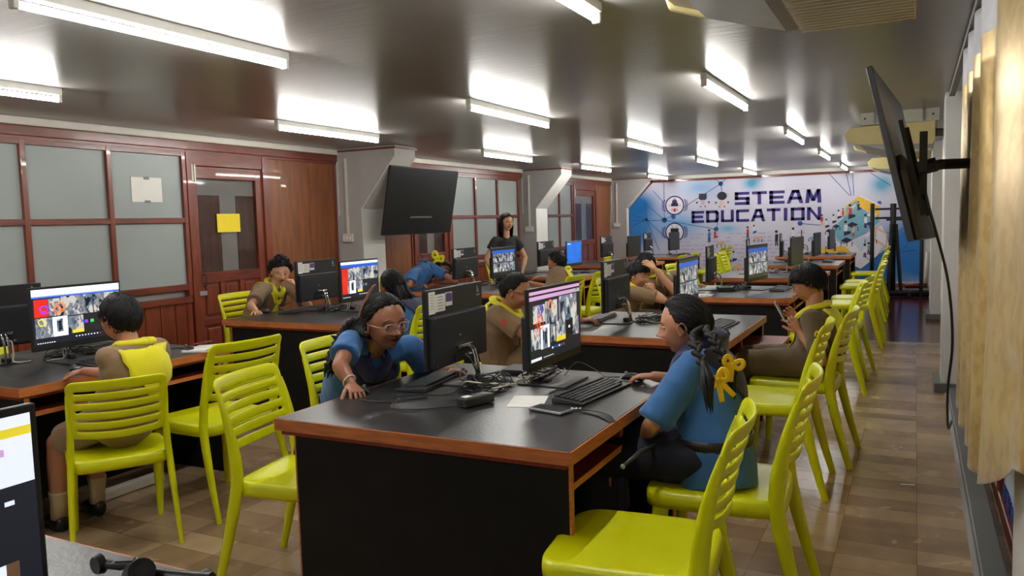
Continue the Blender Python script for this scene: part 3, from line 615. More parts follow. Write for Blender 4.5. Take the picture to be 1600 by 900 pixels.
# curtains
def curtain(name, y0, y1, x0, amp, nf, hem0, hem1, ztop, band, label, seed, bulge=0.):
    nu, nv = nf*14, 60; r_ = random.Random(seed); ph = [r_.uniform(-.5, .5) for _ in range(nf+2)]; vs, fs, mi = [], [], []
    for j in range(nv+1):
        v = j/nv
        for i in range(nu+1):
            u = i/nu; k = u*nf; h = hem0+(hem1-hem0)*u + .02*math.sin(k*2*PI+1)+.03*noise.noise(V((k*2, seed, 0)))
            z = h+(ztop-h)*v; fl = 1-.35*v
            wv = math.sin(2*PI*k + ph[int(k)]*.8*(1-v)) + .35*math.sin(4*PI*k+1.3+2*(1-v))
            x = x0 + amp*fl*wv*.9 + bulge*max(0, 1-v*1.6)*math.sin(PI*min(1, u*1.1))*(-1)
            d = noise.noise(V((u*nf*.9, v*1.6, seed*2)))*.022*(1-v)
            x += d*.8; y = y0+(y1-y0)*u + .02*math.cos(2*PI*k)+.01*noise.noise(V((k, v*2, 5)))
            # a drawn-up tuck near the hem
            tuck = math.exp(-((u-.30)/.10)**2-((v-.16)/.035)**2); x += .09*tuck*bulge*8 - .05*bulge*8*math.exp(-((u-.30)/.13)**2-((v-.235)/.04)**2)
            vs.append(V((min(x, .285 if y < 2.85 else .335), y, z)))
    for j in range(nv):
        for i in range(nu): a = j*(nu+1)+i; fs.append([a, a+1, a+nu+2, a+nu+1]); mi.append(1 if vs[a+nu+1].z > ztop-band+1e-4 else 0)
    m_ = MB(); m_.mt('gold'); m_.mt('lining'); m_.v = vs; m_.f = fs; m_.mi = mi
    o = m_.build(name, smooth=True, solid=.004); return tag(o, label, 'curtain')
curtain('curtain', 2.20, 3.30, .255, .030, 1, .80, .50, 2.33, .10, 'nearest gold satin curtain at the right edge, broad folds and a crumpled hem', 1, .05)
curtain('curtain', 3.36, 5.2, .25, .032, 4, .44, .36, 2.33, .17, 'second gold satin curtain from the right edge, hanging in narrower folds', 2, .01)
curtain('curtain', 7.9, 9.6, .27, .03, 3, .62, .6, 2.2, .06, 'slim gold curtain behind the arm of the edge on television', 3)
f = MB(); f.b2((.22, 2.2, 2.335), (.26, 7.1, 2.37), 'greyduct', .004); tag(f.build('curtain_rail'), 'dark curtain rail under the ceiling above the gold curtains', 'curtain rail')
# ------------------------------------------------------------------ desks
DX = {'L': -3.712, 'R': -.936}; DY = [2.2, 4.54, 7.0, 9.28, 11.63, 14.15]; DW, DD = 1.2, 1.25
def desk(side, y0, label, chamfer=0, trayout=False):
    x1 = DX[side]; g = empty('computer_desk', (x1-DW/2, y0, 0), 0, label, 'desk', 'computer desks in two columns'); h = DW/2
    f = MB(); P = [(-h+.004, .004), (h-.004-chamfer, .004), (h-.004, .004+chamfer), (h-.004, DD-.004), (-h+.004, DD-.004)]
    f.prism(P, (0, 0, .71), (1, 0, 0), (0, 1, 0), (0, 0, .041), 'desktop'); f.build('desk_top', g)
    f = MB(); P = [(-h, 0), (h-chamfer, 0), (h, chamfer), (h, DD), (-h, DD), (-h, 0)]
    for a, b_ in zip(P, P[1:]):
        if a == b_: continue
        d = V((*b_, 0))-V((*a, 0)); f.box(((a[0]+b_[0])/2, (a[1]+b_[1])/2, .7285), (d.length+.004, .006, .043), 'orange', Matrix.Rotation(math.atan2(d.y, d.x), 3, 'Z'))
    f.build('edge_band', g)
    f = MB(); f.b2((-h+.02, .01, .69), (h-.02, DD-.01, .71), 'tray'); f.build('underframe', g)
    for y in (.03, DD-.055):
        f = MB(); f.b2((-h+.07, y, 0), (h-.02, y+.022, .70), 'panel'); f.b2((h-.02, y-.001, 0), (h-.013, y+.023, .70), 'orange'); f.b2((-h+.063, y-.001, 0), (-h+.07, y+.023, .70), 'orange'); f.build('end_panel', g)
    f = MB(); f.b2((-.012, .05, .0), (.012, DD-.055, .69), 'panel'); f.build('middle_panel', g)
    for s in (-1, 1):
        for k in (0, 1):
            a, b_ = (.055, .60) if k == 0 else (.625, DD-.06)
            o = .20 if (trayout and s > 0 and k == 1) else 0
            f = MB(); xe = s*(h-.035+o); f.b2((xe-s*.36, a, .60), (xe, b_, .618), 'tray'); f.b2((xe-.001, a, .598), (xe+s*.005, b_, .620), 'orange')
            f.b2((xe-s*.36, a-.002, .618), (xe, a+.010, .632), 'silver'); f.build('keyboard_tray', g)
        f = MB(); f.b2((s*.25, .605, .60), (s*(h-.05), .622, .69), 'tray'); f.b2((s*(h-.052), .603, .60), (s*(h-.046), .624, .69), 'orange'); f.build('tray_divider', g)
    return g
rowname = ['nearest', 'second', 'third', 'fourth', 'fifth', 'farthest']
desk('R', -.13, 'grey topped desk at the bottom left corner, right below the camera')
for i, y in enumerate(DY):
    desk('R', y, 'black topped desk with orange edge, %s of the right column' % rowname[i], .11 if i == 2 else 0, i == 1)
    desk('L', y, 'black topped desk with orange edge, %s of the left column' % rowname[i])
# ------------------------------------------------------------------ lime plastic chairs
def chair_proto():
    g = empty('plastic_chair'); g.scale = (1.07, 1.07, 1.07)
    # seat: rounded shell with a turned down rim
    n = 16; vs, fs = [], []
    def outline(t, s=1.0):
        c, q = math.cos(t), math.sin(t); e = .32
        x = math.copysign(abs(c)**e, c); y = math.copysign(abs(q)**e, q); w_ = .222 - .012*(y < 0)*abs(y)
        return x*w_*s, y*.215*s
    N = 48; rings = []
    for s, z in ((0, .437), (.35, .436), (.6, .437), (.8, .441), (.92, .4445), (.97, .443), (1.0, .435), (1.005, .415), (1.0, .392)):
        if s == 0: rings.append([len(vs)]); vs.append(V((0, 0, z))); continue
        r_ = []
        for k in range(N):
            x, y = outline(2*PI*k/N, s); zz = z
            if y > .15 and s < 1: zz -= (y-.15)*.10
            r_.append(len(vs)); vs.append(V((x, y*1.06+.012, zz)))
        rings.append(r_)
    for k in range(N): fs.append([rings[0][0], rings[1][k], rings[1][(k+1) % N]])
    for a, b_ in zip(rings[1:], rings[2:]):
        for k in range(N): fs.append([a[k], b_[k], b_[(k+1) % N], a[(k+1) % N]])
    m_ = MB(); m_.add(vs, fs, 'lime'); o = m_.build('seat', g, smooth=True, solid=.007)
    # backrest: curved panel with five slots and rounded top corners
    zb = [.566, .604, .612, .649, .657, .694, .702, .739, .747, .784, .792, .818, .842]; ub = [-1, -.93, -.84, -.78, -.4, 0, .4, .78, .84, .93, 1]
    def pt(u, z):
        v = (z-.57)/.27; w_ = .205+.012*v
        y = -.205 -.045*v -.028*v*v - .045*(1-u*u)
        zz = z - .028*(u*u)*(1-v)**1 * 0 + (.0 if v < .9 else 0)
        zz -= .03*(1-u*u)*(1-v)*.6
        return V((u*w_, y, zz))
    vs = []; idx = {}
    for j, z in enumerate(zb):
        for i, u in enumerate(ub):
            p = pt(u, z)
            if j == len(zb)-1 and abs(u) > .9: p = pt(u*(.965 if abs(u) == 1 else 1), z-(.022 if abs(u) == 1 else .005))
            idx[i, j] = len(vs); vs.append(p)
    fs = []
    for j in range(len(zb)-1):
        for i in range(len(ub)-1):
            if j % 2 == 1 and j < 10 and 2 <= i <= 7:
                continue
            fs.append([idx[i, j], idx[i+1, j], idx[i+1, j+1], idx[i, j+1]])
    m_ = MB(); m_.add(vs, fs, 'lime'); o = m_.build('backrest', g, smooth=True, solid=.013); d = o.modifiers.new('sub', 'SUBSURF'); d.levels = 1; d.render_levels = 1
    # stiles run from the top of the back into the splayed rear legs
    for s in (-1, 1):
        m_ = MB(); pts = cat([pt(s*.98, .775), pt(s*.99, .71), pt(s*.99, .61), V((s*.207, -.197, .50)), V((s*.213, -.200, .40)), V((s*.222, -.245, .2)), V((s*.23, -.30, .0))], 5)
        rr = []
        for q in pts:
            z = q.z; rr.append(.009 + .015*min(1, max(0, (.775-z)/.2)) if z > .56 else .026 if z > .34 else .016+.010*z/.34)
        m_.tube(pts, rr, 'lime', 12, flat=.62, up=(1, .0, 0)); m_.build('rear_leg', g, smooth=True, ang=60)
        m_ = MB(); pts = cat([V((s*.190, .175, .435)), V((s*.194, .186, .36)), V((s*.198, .196, .2)), V((s*.200, .205, .0))], 4)
        m_.tube(pts, [.030-.014*(1-q.z/.435) for q in pts], 'lime', 12, flat=.85, up=(1, 0, 0)); m_.build('front_leg', g, smooth=True, ang=60)
        # arm of the rim between front leg and seat side
    return g
CH = chair_proto(); first_chair = [True]
def chair(x, y, rz, label, sc=1.07):
    """rz = direction the chair faces, degrees from +Y towards -X"""
    grp = 'lime green plastic chairs'
    if first_chair[0]:
        first_chair[0] = False; CH.location = (x, y, 0); CH.rotation_euler = (0, 0, math.radians(rz)); tag(CH, label, 'chair', grp); return CH
    o = dup(CH, (x, y, 0), math.radians(rz), label, grp); o.scale = (sc,)*3; return o
W_, E_ = 90, -90
C0 = 'lime green slatted chair, '
chair(-.742, 2.265, W_+6, C0+'empty, largest in view at the bottom right of the nearest desk')
chair(-.63, 2.96, W_+3, C0+'under the girl with the yellow ribbons')
chair(-.715, 4.45, W_+1, C0+'empty, right behind the girl with the yellow ribbons')
chair(-.63, 5.06, W_-2, C0+'under the boy looking at his phone')
chair(-.68, 7.05, W_+5, C0+'aisle side of the third right desk, just behind the phone boy')
chair(-.66, 7.75, W_-4, C0+'aisle side of the third right desk, farther of its two')
chair(-.62, 9.45, W_, C0+'aisle side of the fourth right desk, nearer of its two')
chair(-.62, 10.1, W_+3, C0+'aisle side of the fourth right desk, farther of its two')
chair(-.66, 11.85, W_, C0+'aisle side of the fifth right desk, nearer of its two')
chair(-.66, 12.5, W_, C0+'aisle side of the fifth right desk, farther of its two')
chair(-.70, 14.4, W_, C0+'aisle side of the farthest right desk')
chair(-2.235, 2.49, E_+10, C0+'empty, its back and legs in front left of the nearest desk', 1.03)
chair(-2.38, 3.17, E_-2, C0+'behind the girl wearing clear glasses')
chair(-2.52, 4.78, E_, C0+'behind the short haired boy with glasses')
chair(-2.20, 5.55, E_-8, C0+'empty, its back between two monitors of the second right desk')
chair(-2.35, 7.15, E_, C0+'under the boys leaning together')
chair(-2.35, 7.75, E_, C0+'second of the third right desk on its window side')
chair(-2.35, 9.5, E_-6, C0+'window side of the fourth right desk, nearer of its two')
chair(-2.35, 10.25, E_, C0+'window side of the fourth right desk, farther of its two')
chair(-2.4, 12.0, E_, C0+'window side of the fifth right desk, nearer of its two')
chair(-2.4, 12.6, E_, C0+'window side of the fifth right desk, farther of its two')
chair(-2.4, 14.9, E_, C0+'window side of the farthest right desk')
chair(-3.42, 2.47, W_-32, C0+'left foreground, under the boy with his back to the camera', .97)
chair(-3.37, 3.03, W_-6, C0+'empty, between the boy in the left foreground and the near desk')
chair(-3.40, 4.85, W_, C0+'under the girl in blue holding her head')
chair(-3.42, 7.62, W_-4, C0+'under the boy whose yellow scarf hangs on his back')
chair(-3.38, 8.25, W_, C0+'empty, beside the boy whose yellow scarf hangs on his back')
chair(-3.44, 9.6, W_, C0+'aisle side of the fourth left desk, nearer of its two')
chair(-3.44, 10.3, W_, C0+'aisle side of the fourth left desk, farther of its two')
chair(-3.44, 11.9, W_, C0+'aisle side of the fifth left desk, nearer of its two')
chair(-3.42, 12.6, W_, C0+'aisle side of the fifth left desk, farther of its two')
chair(-3.42, 14.7, W_, C0+'aisle side of the farthest left desk, nearer of its two')
chair(-3.42, 15.3, W_, C0+'aisle side of the farthest left desk, farther of its two')
chair(-5.22, 2.95, E_, C0+'seen under the monitors at the left edge')
chair(-5.14, 5.22, E_+4, C0+'behind the curly haired boy at the wooden door')
chair(-5.1, 7.3, E_, C0+'under the girl with a yellow bow lying on her arms')
chair(-5.15, 10.1, E_, C0+'against the wall behind the standing woman')
chair(-5.15, 12.3, E_, C0+'wall side of the fifth left desk')
chair(-5.15, 14.8, E_, C0+'wall side of the farthest left desk')
# ------------------------------------------------------------------ monitors
def tri_logo(f, x, y, z, s): f.prism([(0, 0), (s, 0), (s*.95, s*1.25), (s*.75, s*1.25)], (x, y, z), (-1, 0, 0), (0, 0, 1), (0, -.0012, 0), 'silver')
def monitor_base(g, stand=True):
    """all-in-one computer: screen towards +Y, seated on z = 0 (desk top), screen centre z = .255"""
    f = MB(); f.box((0, 0, .26), (.545, .016, .345), 'black', None, .004); f.build('casing', g)
    f = MB(); f.box((0, -.02, .205), (.51, .034, .225), 'cover', None, .008)
    f.box((0, -.038, .12), (.16, .008, .035), 'black'); 
    for k in range(3): f.box((.02+.03*k, -.043, .12), (.014, .003, .010), 'silver')
    f.box((-.235, -.0375, .105), (.004, .001, .004), 'paper'); f.box((-.02, -.038, .215), (.014, .002, .006), 'silver')
    f.build('rear_cover', g)
    f = MB(); f.box((-.215, -.0087, .375), (.055, .0012, .095), 'paper'); f.build('paper_label', g)
    f = MB(); f.box((-.143, -.0089, .37), (.085, .0012, .075), 'paper')
    f2 = MB(); 
    for k in range(5): f2.box((-.143, -.0097, .396-.013*k), (.05, .0006, .003), 'ink')
    for k in range(6): f2.box((-.215, -.0096, .41-.012*k), (.03, .0004, .002), 'ink')
    o = f.build('paper_label', g); f2.build('label_print', o)
    f = MB(); f.box((-.064, -.0087, .38), (.062, .0012, .06), 'paper', None, 0); f.box((-.064, -.0097, .385), (.056, .0008, .034), 'purple'); f.box((-.064, -.0100, .405), (.05, .0006, .006), 's_red' if False else 'ink'); f.build('purple_label', g)
    f = MB(); tri_logo(f, .238, -.0082, .385, .026); f.box((.225, -.0088, .372), (.034, .0014, .007), 'silver', None, 0); f.build('maker_logo', g)
    if stand:
        f = MB(); f.box((0, -.045, .165), (.13, .022, .016), 'chrome', None, .003)
        for q in (-.012, .012): f.tube(cat([(q, -.05, .165), (q, -.085, .155), (q, -.105, .10), (q, -.11, .006)], 5), .006, 'chrome', 8)
        f.build('stand_arm', g, smooth=True, ang=40)
        f = MB(); f.prism([(-.13, .10), (.13, .10), (.12, -.13), (-.12, -.13)], (0, 0, 0), (1, 0, 0), (0, 1, 0), (0, 0, .007), 'dgrey'); f.box((0, -.09, .02), (.03, .06, .026), 'black', None, .006); f.build('stand_base', g)
    f = MB(); f.tube(cat([(.045, -.045, .12), (.045, -.075, .115), (.03, -.11, .05), (.02, -.125, .012), (.06, -.16, .006), (.1, -.15, .005)], 6), .0042, 'whitecord', 6); f.build('white_cable', g, smooth=True)
    f = MB(); f.tube(cat([(.0, -.045, .12), (.0, -.075, .10), (-.02, -.12, .03), (-.04, -.14, .008), (-.12, -.13, .006)], 6), .0035, 'strap', 6); f.build('black_cable', g, smooth=True)
def screen(g, kind):
    f = MB(); Wd, Hh, y = .522, .298, .0086
    def r(x0, z0, x1, z1, m, off=1):   # fractions of the screen, x seen from the front left to right
        X0, X1 = (.5-x0)*Wd, (.5-x1)*Wd; Z0, Z1 = .27+(z0-.5)*Hh, .27+(z1-.5)*Hh
        f.b2((X1, y+.0002*off, Z0), (X0, y+.0002*off+.0004, Z1), m)
    if kind == 'off': r(0, 0, 1, 1, 's_off', 0); return f.build('screen', g)
    if kind == 'desktop': r(0, 0, 1, 1, 's_win', 0); r(.05, .9, .25, .93, 's_white'); r(0, 0, 1, .03, 's_dark'); return f.build('screen', g)
    def ring(cx, cz, rad, m, w_=.004, tw=1.0):
        X, Z = (.5-cx)*Wd, .27+(cz-.5)*Hh
        f.tube([(X+rad*math.cos(t)*tw+rad*.12*math.sin(3*t), y+.0016, Z+rad*math.sin(t)) for t in np.linspace(0, 2*PI, 22)], w_/2, m, 6, flat=.3)
    r(0, 0, 1, 1, 's_dark', 0)
    if kind in ('meet', 'meetc'):
        r(0, .93, 1, 1, 's_white'); r(0, .86, 1, .93, 's_white' if kind == 'meet' else 's_blue'); r(0, .84, 1, .88, 's_blue')
        r(.0, .955, .6, .965, 's_lilac', 2)
        r(.02, .50, .17, .82, 's_red'); r(.175, .50, .30, .82, 'v0'); r(.305, .48, .67, .84, 'v1'); r(.68, .48, .99, .84, 'v2')
        r(.02, .12, .2, .48, 'v3'); r(.205, .12, .37, .48, 's_white'); r(.25, .2, .32, .44, 'v0', 2); r(.375, .14, .55, .46, 'v1'); r(.56, .14, .74, .46, 'dgrey'); r(.42, .14, .55, .20, 's_yellow', 2)
        r(.56, .3, .60, .36, 's_purple', 2); r(.63, .3, .67, .36, 's_green', 2)
        for k in range(9): r(.45+.035*k, .065, .465+.035*k, .085, 's_white' if k < 8 else 's_red', 2)
        for k in range(8): r(.03+.025*k, .02, .045+.025*k, .035, 's_white', 2)
        if kind == 'meet': ring(.13, .63, .022, 's_purple', .005, 1.25); ring(.12, .64, .015, 's_purple', .004, 1.4); ring(.29, .64, .026, 's_orange', .005, 1.1); ring(.31, .67, .02, 's_orange', .005); ring(.27, .6, .022, 's_orange', .004); ring(.09, .40, .018, 's_yellow', .006)
        else: r(.02, .12, .16, .5, 's_red', 2)
    elif kind == 'girl':
        r(0, .955, 1, 1, 's_lilac'); r(0, .93, 1, .955, 's_dark', 2); r(0, .875, 1, .93, 's_lilac'); r(.02, .85, .25, .87, 's_dark', 2)
        r(.06, .55, .28, .80, 'v3'); r(.29, .5, .52, .83, 'v0'); r(.55, .48, .93, .86, 'v1')
        r(.02, .18, .18, .48, 'v2'); r(.19, .16, .36, .50, 's_white'); r(.23, .16, .32, .45, 'v0', 2); r(.38, .22, .47, .48, 'v3'); r(.49, .2, .68, .5, 'v1'); r(.49, .2, .68, .27, 's_yellow', 2); r(.70, .25, .82, .45, 'dgrey'); r(.84, .22, .97, .5, 'v2'); r(.745, .35, .78, .39, 's_white', 2)
        r(.9, .9, .96, .925, 's_green', 2)
        for k in range(6): r(.40+.045*k, .12, .425+.045*k, .15, ('s_white', 's_blue', 's_blue', 's_white', 's_blue', 's_red')[k], 2)
        r(.01, .02, .2, .06, 's_white', 2)
        for k in range(8): r(.24+.025*k, .03, .25+.025*k, .045, 's_white', 2)
        ring(.19, .74, .017, 's_purple', .004); ring(.16, .62, .016, 's_orange', .005, .8); ring(.155, .52, .015, 's_orange', .005); ring(.20, .56, .03, 's_red', .004, .7); ring(.13, .47, .03, 's_red', .004, .6); ring(.38, .77, .02, 's_orange', .006)
    elif kind == 'dim':
        r(0, .82, 1, .93, 's_blue'); 
        for i in range(4):
            for j in range(2): r(.04+.24*i, .12+.36*j, .26+.24*i, .45+.36*j, 'v%d' % ((i+j) % 4))
    elif kind == 'browser':
        r(0, .93, .998, 1, 's_white'); r(.0, .885, .998, .935, 's_yellow', 2); r(0, .62, .998, .89, 's_white'); r(.76, .79, .91, .83, 's_lilac', 2); r(.35, .5, .80, .54, 's_green', 2); r(.83, .515, .86, .54, 's_white', 2); r(.9, .515, .93, .54, 's_white', 2)
        r(.0, .24, .68, .50, 'v0', 2); r(.30, .0, .93, .20, 'm_peach', 2)
        for k in range(9): r(.32+.068*k, .0, .345+.068*k, .2, 's_white', 3)
    return f.build('screen', g)
mon_n = [0]
def monitor(x, y, rz, kind, label, z=.751, tilt=0):
    g = empty('desktop_computer', (x, y, z), math.radians(rz), label, 'computer', 'all in one computers on the desks'); g.rotation_euler = (math.radians(tilt), 0, math.radians(rz))
    if mon_n[0] == 0: monitor_base(g); mon_n[0] = g
    else:
        for ch in mon_n[0].children:
            if ch.name.split('.')[0] == 'screen': continue
            c = ch.copy(); COL.objects.link(c); c.parent = g
            for q in ch.children: d = q.copy(); COL.objects.link(d); d.parent = c
    screen(g, kind); return g
B0, S0 = 'black computer back with labels, ', 'lit computer screen, '
monitor(-1.85, 3.05, 93, 'off', B0+'large in front of the girl with clear glasses')
monitor(-1.41, 3.17, -91, 'girl', S0+'video call, facing the girl with yellow ribbons')
monitor(-1.85, 5.19, 92, 'off', B0+'left of the second right desk')
monitor(-1.43, 5.55, -90, 'dim', S0+'dim video call, behind the braided girl\'s head')
monitor(-1.78, 7.75, 96, 'off', B0+'narrow, left of the third right desk')
monitor(-1.35, 7.85, -100, 'dim', S0+'turned sideways on the third right desk')
monitor(-1.82, 9.95, 97, 'off', B0+'left of the fourth right desk')
monitor(-1.3, 10.3, -98, 'off', 'black computer with dark screen, right of the fourth right desk')
monitor(-1.80, 12.45, 96, 'off', B0+'left of the fifth right desk')
monitor(-1.3, 12.6, -94, 'off', 'black computer with dark screen, right of the fifth right desk')
monitor(-1.80, 14.9, 97, 'off', B0+'left of the farthest right desk')
monitor(-1.3, 14.95, -94, 'off', 'black computer with dark screen, right of the farthest right desk')
monitor(-4.19, 2.84, -90, 'meet', S0+'bright video call, facing the boy in the left foreground')
monitor(-4.60, 2.62, 88, 'off', B0+'at the left edge behind the bright video call')
monitor(-4.62, 5.34, 92, 'off', B0+'before the curly haired boy')
monitor(-4.18, 5.37, -88, 'meetc', S0+'picture of a red jar, before the girl holding her head')
monitor(-4.62, 7.88, 90, 'off', B0+'beside the girl lying on her arms')
monitor(-4.18, 8.0, -92, 'dim', S0+'video call, in front of the standing woman')
monitor(-4.62, 10.13, 90, 'off', B0+'right of the standing woman')
monitor(-4.18, 10.1, -90, 'desktop', 'black computer showing a plain bright blue screen, behind the boy with the yellow scarf')
monitor(-4.62, 12.59, 90, 'off', B0+'before the farthest wooden door')
monitor(-4.18, 12.73, -95, 'off', 'black computer with dark screen, right of the fifth left desk')
monitor(-4.62, 14.89, 92, 'off', B0+'left of the farthest left desk')
monitor(-4.15, 15.1, -95, 'off', 'black computer with dark screen, before the lower robot badge')
monitor(-1.31, .525, -90, 'browser', 'black computer at the bottom left corner, web page on its screen')
# ------------------------------------------------------------------ keyboards, mice, cables, small things
def keyboard_proto():
    g = empty('keyboard'); f = MB()
    f.prism([(-.07, .0), (.07, 0), (.07, .010), (-.055, .022), (-.07, .018)], (-.22, 0, 0), (0, -1, 0), (0, 0, 1), (.44, 0, 0), 'dgrey'); f.build('base', g, bevel=.003)
    # local: typist at -Y
    f = MB()
    def tz(y): return .012+(.055+y)*.10
    for j in range(6):
        y = -.05+j*.0195+(.006 if j == 5 else 0); x = -.21
        ws = ([.019]*3+[.1]+[.019]*4+[.019]*3+[.019]*3) if j == 0 else [.019]*20
        for w_ in ws:
            if x+w_ > .214: break
            if not (.086 < x < .092 or .148 < x < .153): f.box((x+w_/2, y, tz(y)+.003), (w_-.003, .0165, .007), 'keys')
            x += w_+.0015
    f.build('keys', g)
    return g
KB = keyboard_proto(); kfirst = [1]
def keyboard(x, y, rz, label, z=.752):
    if kfirst: kfirst.clear(); KB.location = (x, y, z); KB.rotation_euler = (0, 0, math.radians(rz)); return tag(KB, label, 'keyboard', 'black keyboards on the desks')
    return dup(KB, (x, y, z), math.radians(rz), label, 'black keyboards on the desks')
# rz: direction away from the typist
keyboard(-1.17, 3.0, 84, 'black keyboard in front of the girl with yellow ribbons')
keyboard(-1.93, 2.98, -84, 'black keyboard half under the large labelled computer back')
keyboard(-1.12, 5.15, 86, 'black keyboard at the corner of the second right desk')
keyboard(-2.0, 5.28, -86, 'black keyboard by the yellow green chair of the second right desk')
keyboard(-1.13, 7.85, 88, 'black keyboard on the grey third right desk top')
keyboard(-1.13, 10.2, 90, 'black keyboard on the fourth right desk, aisle side')
keyboard(-1.13, 12.5, 90, 'black keyboard on the fifth right desk, aisle side')
keyboard(-1.13, 14.9, 90, 'black keyboard on the farthest right desk, aisle side')
keyboard(-3.96, 2.92, 92, 'black keyboard under the hand side of the bright video call')
keyboard(-4.72, 5.2, -75, 'black keyboard in front of the curly haired boy')
keyboard(-3.93, 8.0, 90, 'black keyboard on the third left desk, aisle side')
keyboard(-4.78, 9.8, -90, 'black keyboard on the fourth left desk, wall side')
keyboard(-3.93, 10.1, 90, 'black keyboard below the plain bright blue screen')
keyboard(-3.93, 12.7, 90, 'black keyboard on the fifth left desk')
keyboard(-3.93, 15.0, 90, 'black keyboard on the farthest left desk')
def mouse_proto():
    g = empty('computer_mouse'); f = MB(); rings = []
    for t in np.linspace(-1, 1, 9):
        q = math.sqrt(max(0, 1-t*t*.98)); rings.append((V((0, .052*t, .002+.0165*q)), V((.029*q**.6, 0, 0)), V((0, 0, .0165*q))))
    f.loft(rings, 'black', 14); f.build('shell', g, smooth=True)
    f = MB(); f.tube([(-.003, .03, .0335), (.003, .03, .0335)], .007, 'silver', 10); f.build('wheel', g)
    return g
MS = mouse_proto(); mfirst = [1]
def mouse(x, y, rz, label, z=.752):
    if mfirst: mfirst.clear(); MS.location = (x, y, z); MS.rotation_euler = (0, 0, math.radians(rz)); return tag(MS, label, 'mouse', 'computer mice on the desks')
    return dup(MS, (x, y, z), math.radians(rz), label, 'computer mice on the desks')
mouse(-2.105, 2.655, -60, 'mouse under the hand of the girl with clear glasses')
mouse(-1.10, 3.30, 90, 'black mouse under the hand of the girl with yellow ribbons')
mouse(-1.28, 5.42, 80, 'black mouse behind the braided girl, at the second right desk corner')
mouse(-3.83, 3.27, 70, 'black mouse beside the open notebook')
mouse(-3.83, 2.58, 100, 'black mouse under the hand of the boy in the left foreground')
mouse(-4.90, 4.99, -60, 'black mouse under the hand of the curly haired boy')
mouse(-1.08, 8.2, 80, 'black mouse on the third right desk')
mouse(-1.1, 10.45, 90, 'black mouse on the fourth right desk')
def cable(name, pts, r, m, label, n=6): f = MB(); f.tube(cat(pts, n), r, m, 6); return tag(f.build(name, smooth=True), label, 'cable')
Zd = .7545
cable('mouse_cable', [(-2.07, 2.63, Zd+.01), (-2.0, 2.56, Zd), (-1.88, 2.57, Zd), (-1.78, 2.70, Zd), (-1.84, 2.62, Zd+.004), (-1.92, 2.66, Zd), (-1.86, 2.72, Zd), (-1.72, 2.78, Zd), (-1.70, 2.92, .79), (-1.66, 2.86, Zd), (-1.6, 2.95, Zd)], .0022, 'strap', 'black mouse cable curling over the near desk beside the girl with clear glasses')
cable('mouse_cable', [(-1.16, 3.30, Zd+.01), (-1.24, 3.33, Zd), (-1.3, 3.42, Zd), (-1.4, 3.4, .80), (-1.42, 3.28, Zd)], .0022, 'strap', 'black mouse cable behind the keyboard of the girl with yellow ribbons')
cable('mouse_cable', [(-3.86, 3.31, Zd+.01), (-3.95, 3.36, Zd), (-4.05, 3.28, Zd), (-4.12, 3.12, Zd), (-4.2, 3.2, Zd), (-4.3, 3.1, Zd)], .0022, 'strap', 'black mouse cable running from the mouse beside the notebook')
rk = random.Random(11)
def tangle(cx, cy, sx, sy, n, label, hz=.05):
    g = empty('cable_tangle', (cx, cy, Zd), 0, label, 'cables'); 
    for k in range(n):
        pts = []; a = rk.uniform(0, 6.28)
        for i in range(9):
            a += rk.uniform(.5, 1.5); q = rk.uniform(.35, 1)
            pts.append((sx*q*math.cos(a), sy*q*math.sin(a), max(.0, rk.uniform(-.01, hz))))
        pts[0] = (pts[0][0], pts[0][1], 0); f = MB(); f.tube(cat(pts, 6), rk.choice((.002, .0028, .0035)), 'strap' if rk.random() < .95 else 'whitecord', 6); f.build('cable', g, smooth=True)
    return g
tangle(-1.63, 2.95, .13, .17, 11, 'black cable tangle behind the large labelled computer back')
tangle(-1.50, 3.22, .10, .18, 7, 'black cable tangle under the screen facing the girl with ribbons')
tangle(-1.62, 5.3, .12, .2, 8, 'black cable tangle on the second right desk')
tangle(-1.55, 7.75, .12, .2, 7, 'black cable tangle on the third right desk')
tangle(-1.55, 10.1, .1, .2, 5, 'black cable tangle on the fourth right desk')
tangle(-1.55, 12.5, .1, .2, 4, 'black cable tangle on the fifth right desk')
tangle(-4.38, 2.95, .10, .24, 9, 'black cable tangle under the bright video call')
tangle(-4.4, 5.3, .10, .2, 7, 'black cable tangle between the two nearer left computers')
tangle(-4.4, 7.9, .1, .2, 5, 'black cable tangle on the third left desk')
tangle(-4.4, 10.0, .1, .2, 4, 'black cable tangle on the fourth left desk')
def pbrick(x, y, rz, label):
    g = empty('power_adapter', (x, y, .7515), math.radians(rz), label, 'power adapter'); f = MB(); f.box((0, 0, .02), (.15, .062, .036), 'pbrick', None, .006); f.build('case', g)
    f = MB(); f.box((0, .0, .0388), (.11, .045, .0008), 'dgrey'); f.box((-.045, 0, .0392), (.035, .03, .0008), 'paper'); f.build('sticker', g)
    f = MB(); f.tube(cat([(-.075, 0, .02), (-.1, .0, .012), (-.15, .06, .005), (-.22, .10, .005), (-.26, .2, .005), (-.18, .26, .02)], 5), .003, 'strap', 6); f.build('lead', g, smooth=True)
pbrick(-1.53, 2.66, 70, 'black power adapter lying on the near desk among cables')
pbrick(-4.20, 3.05, 60, 'black power adapter under the bright video call')
pbrick(-1.6, 7.62, 20, 'black power adapter on the third right desk')
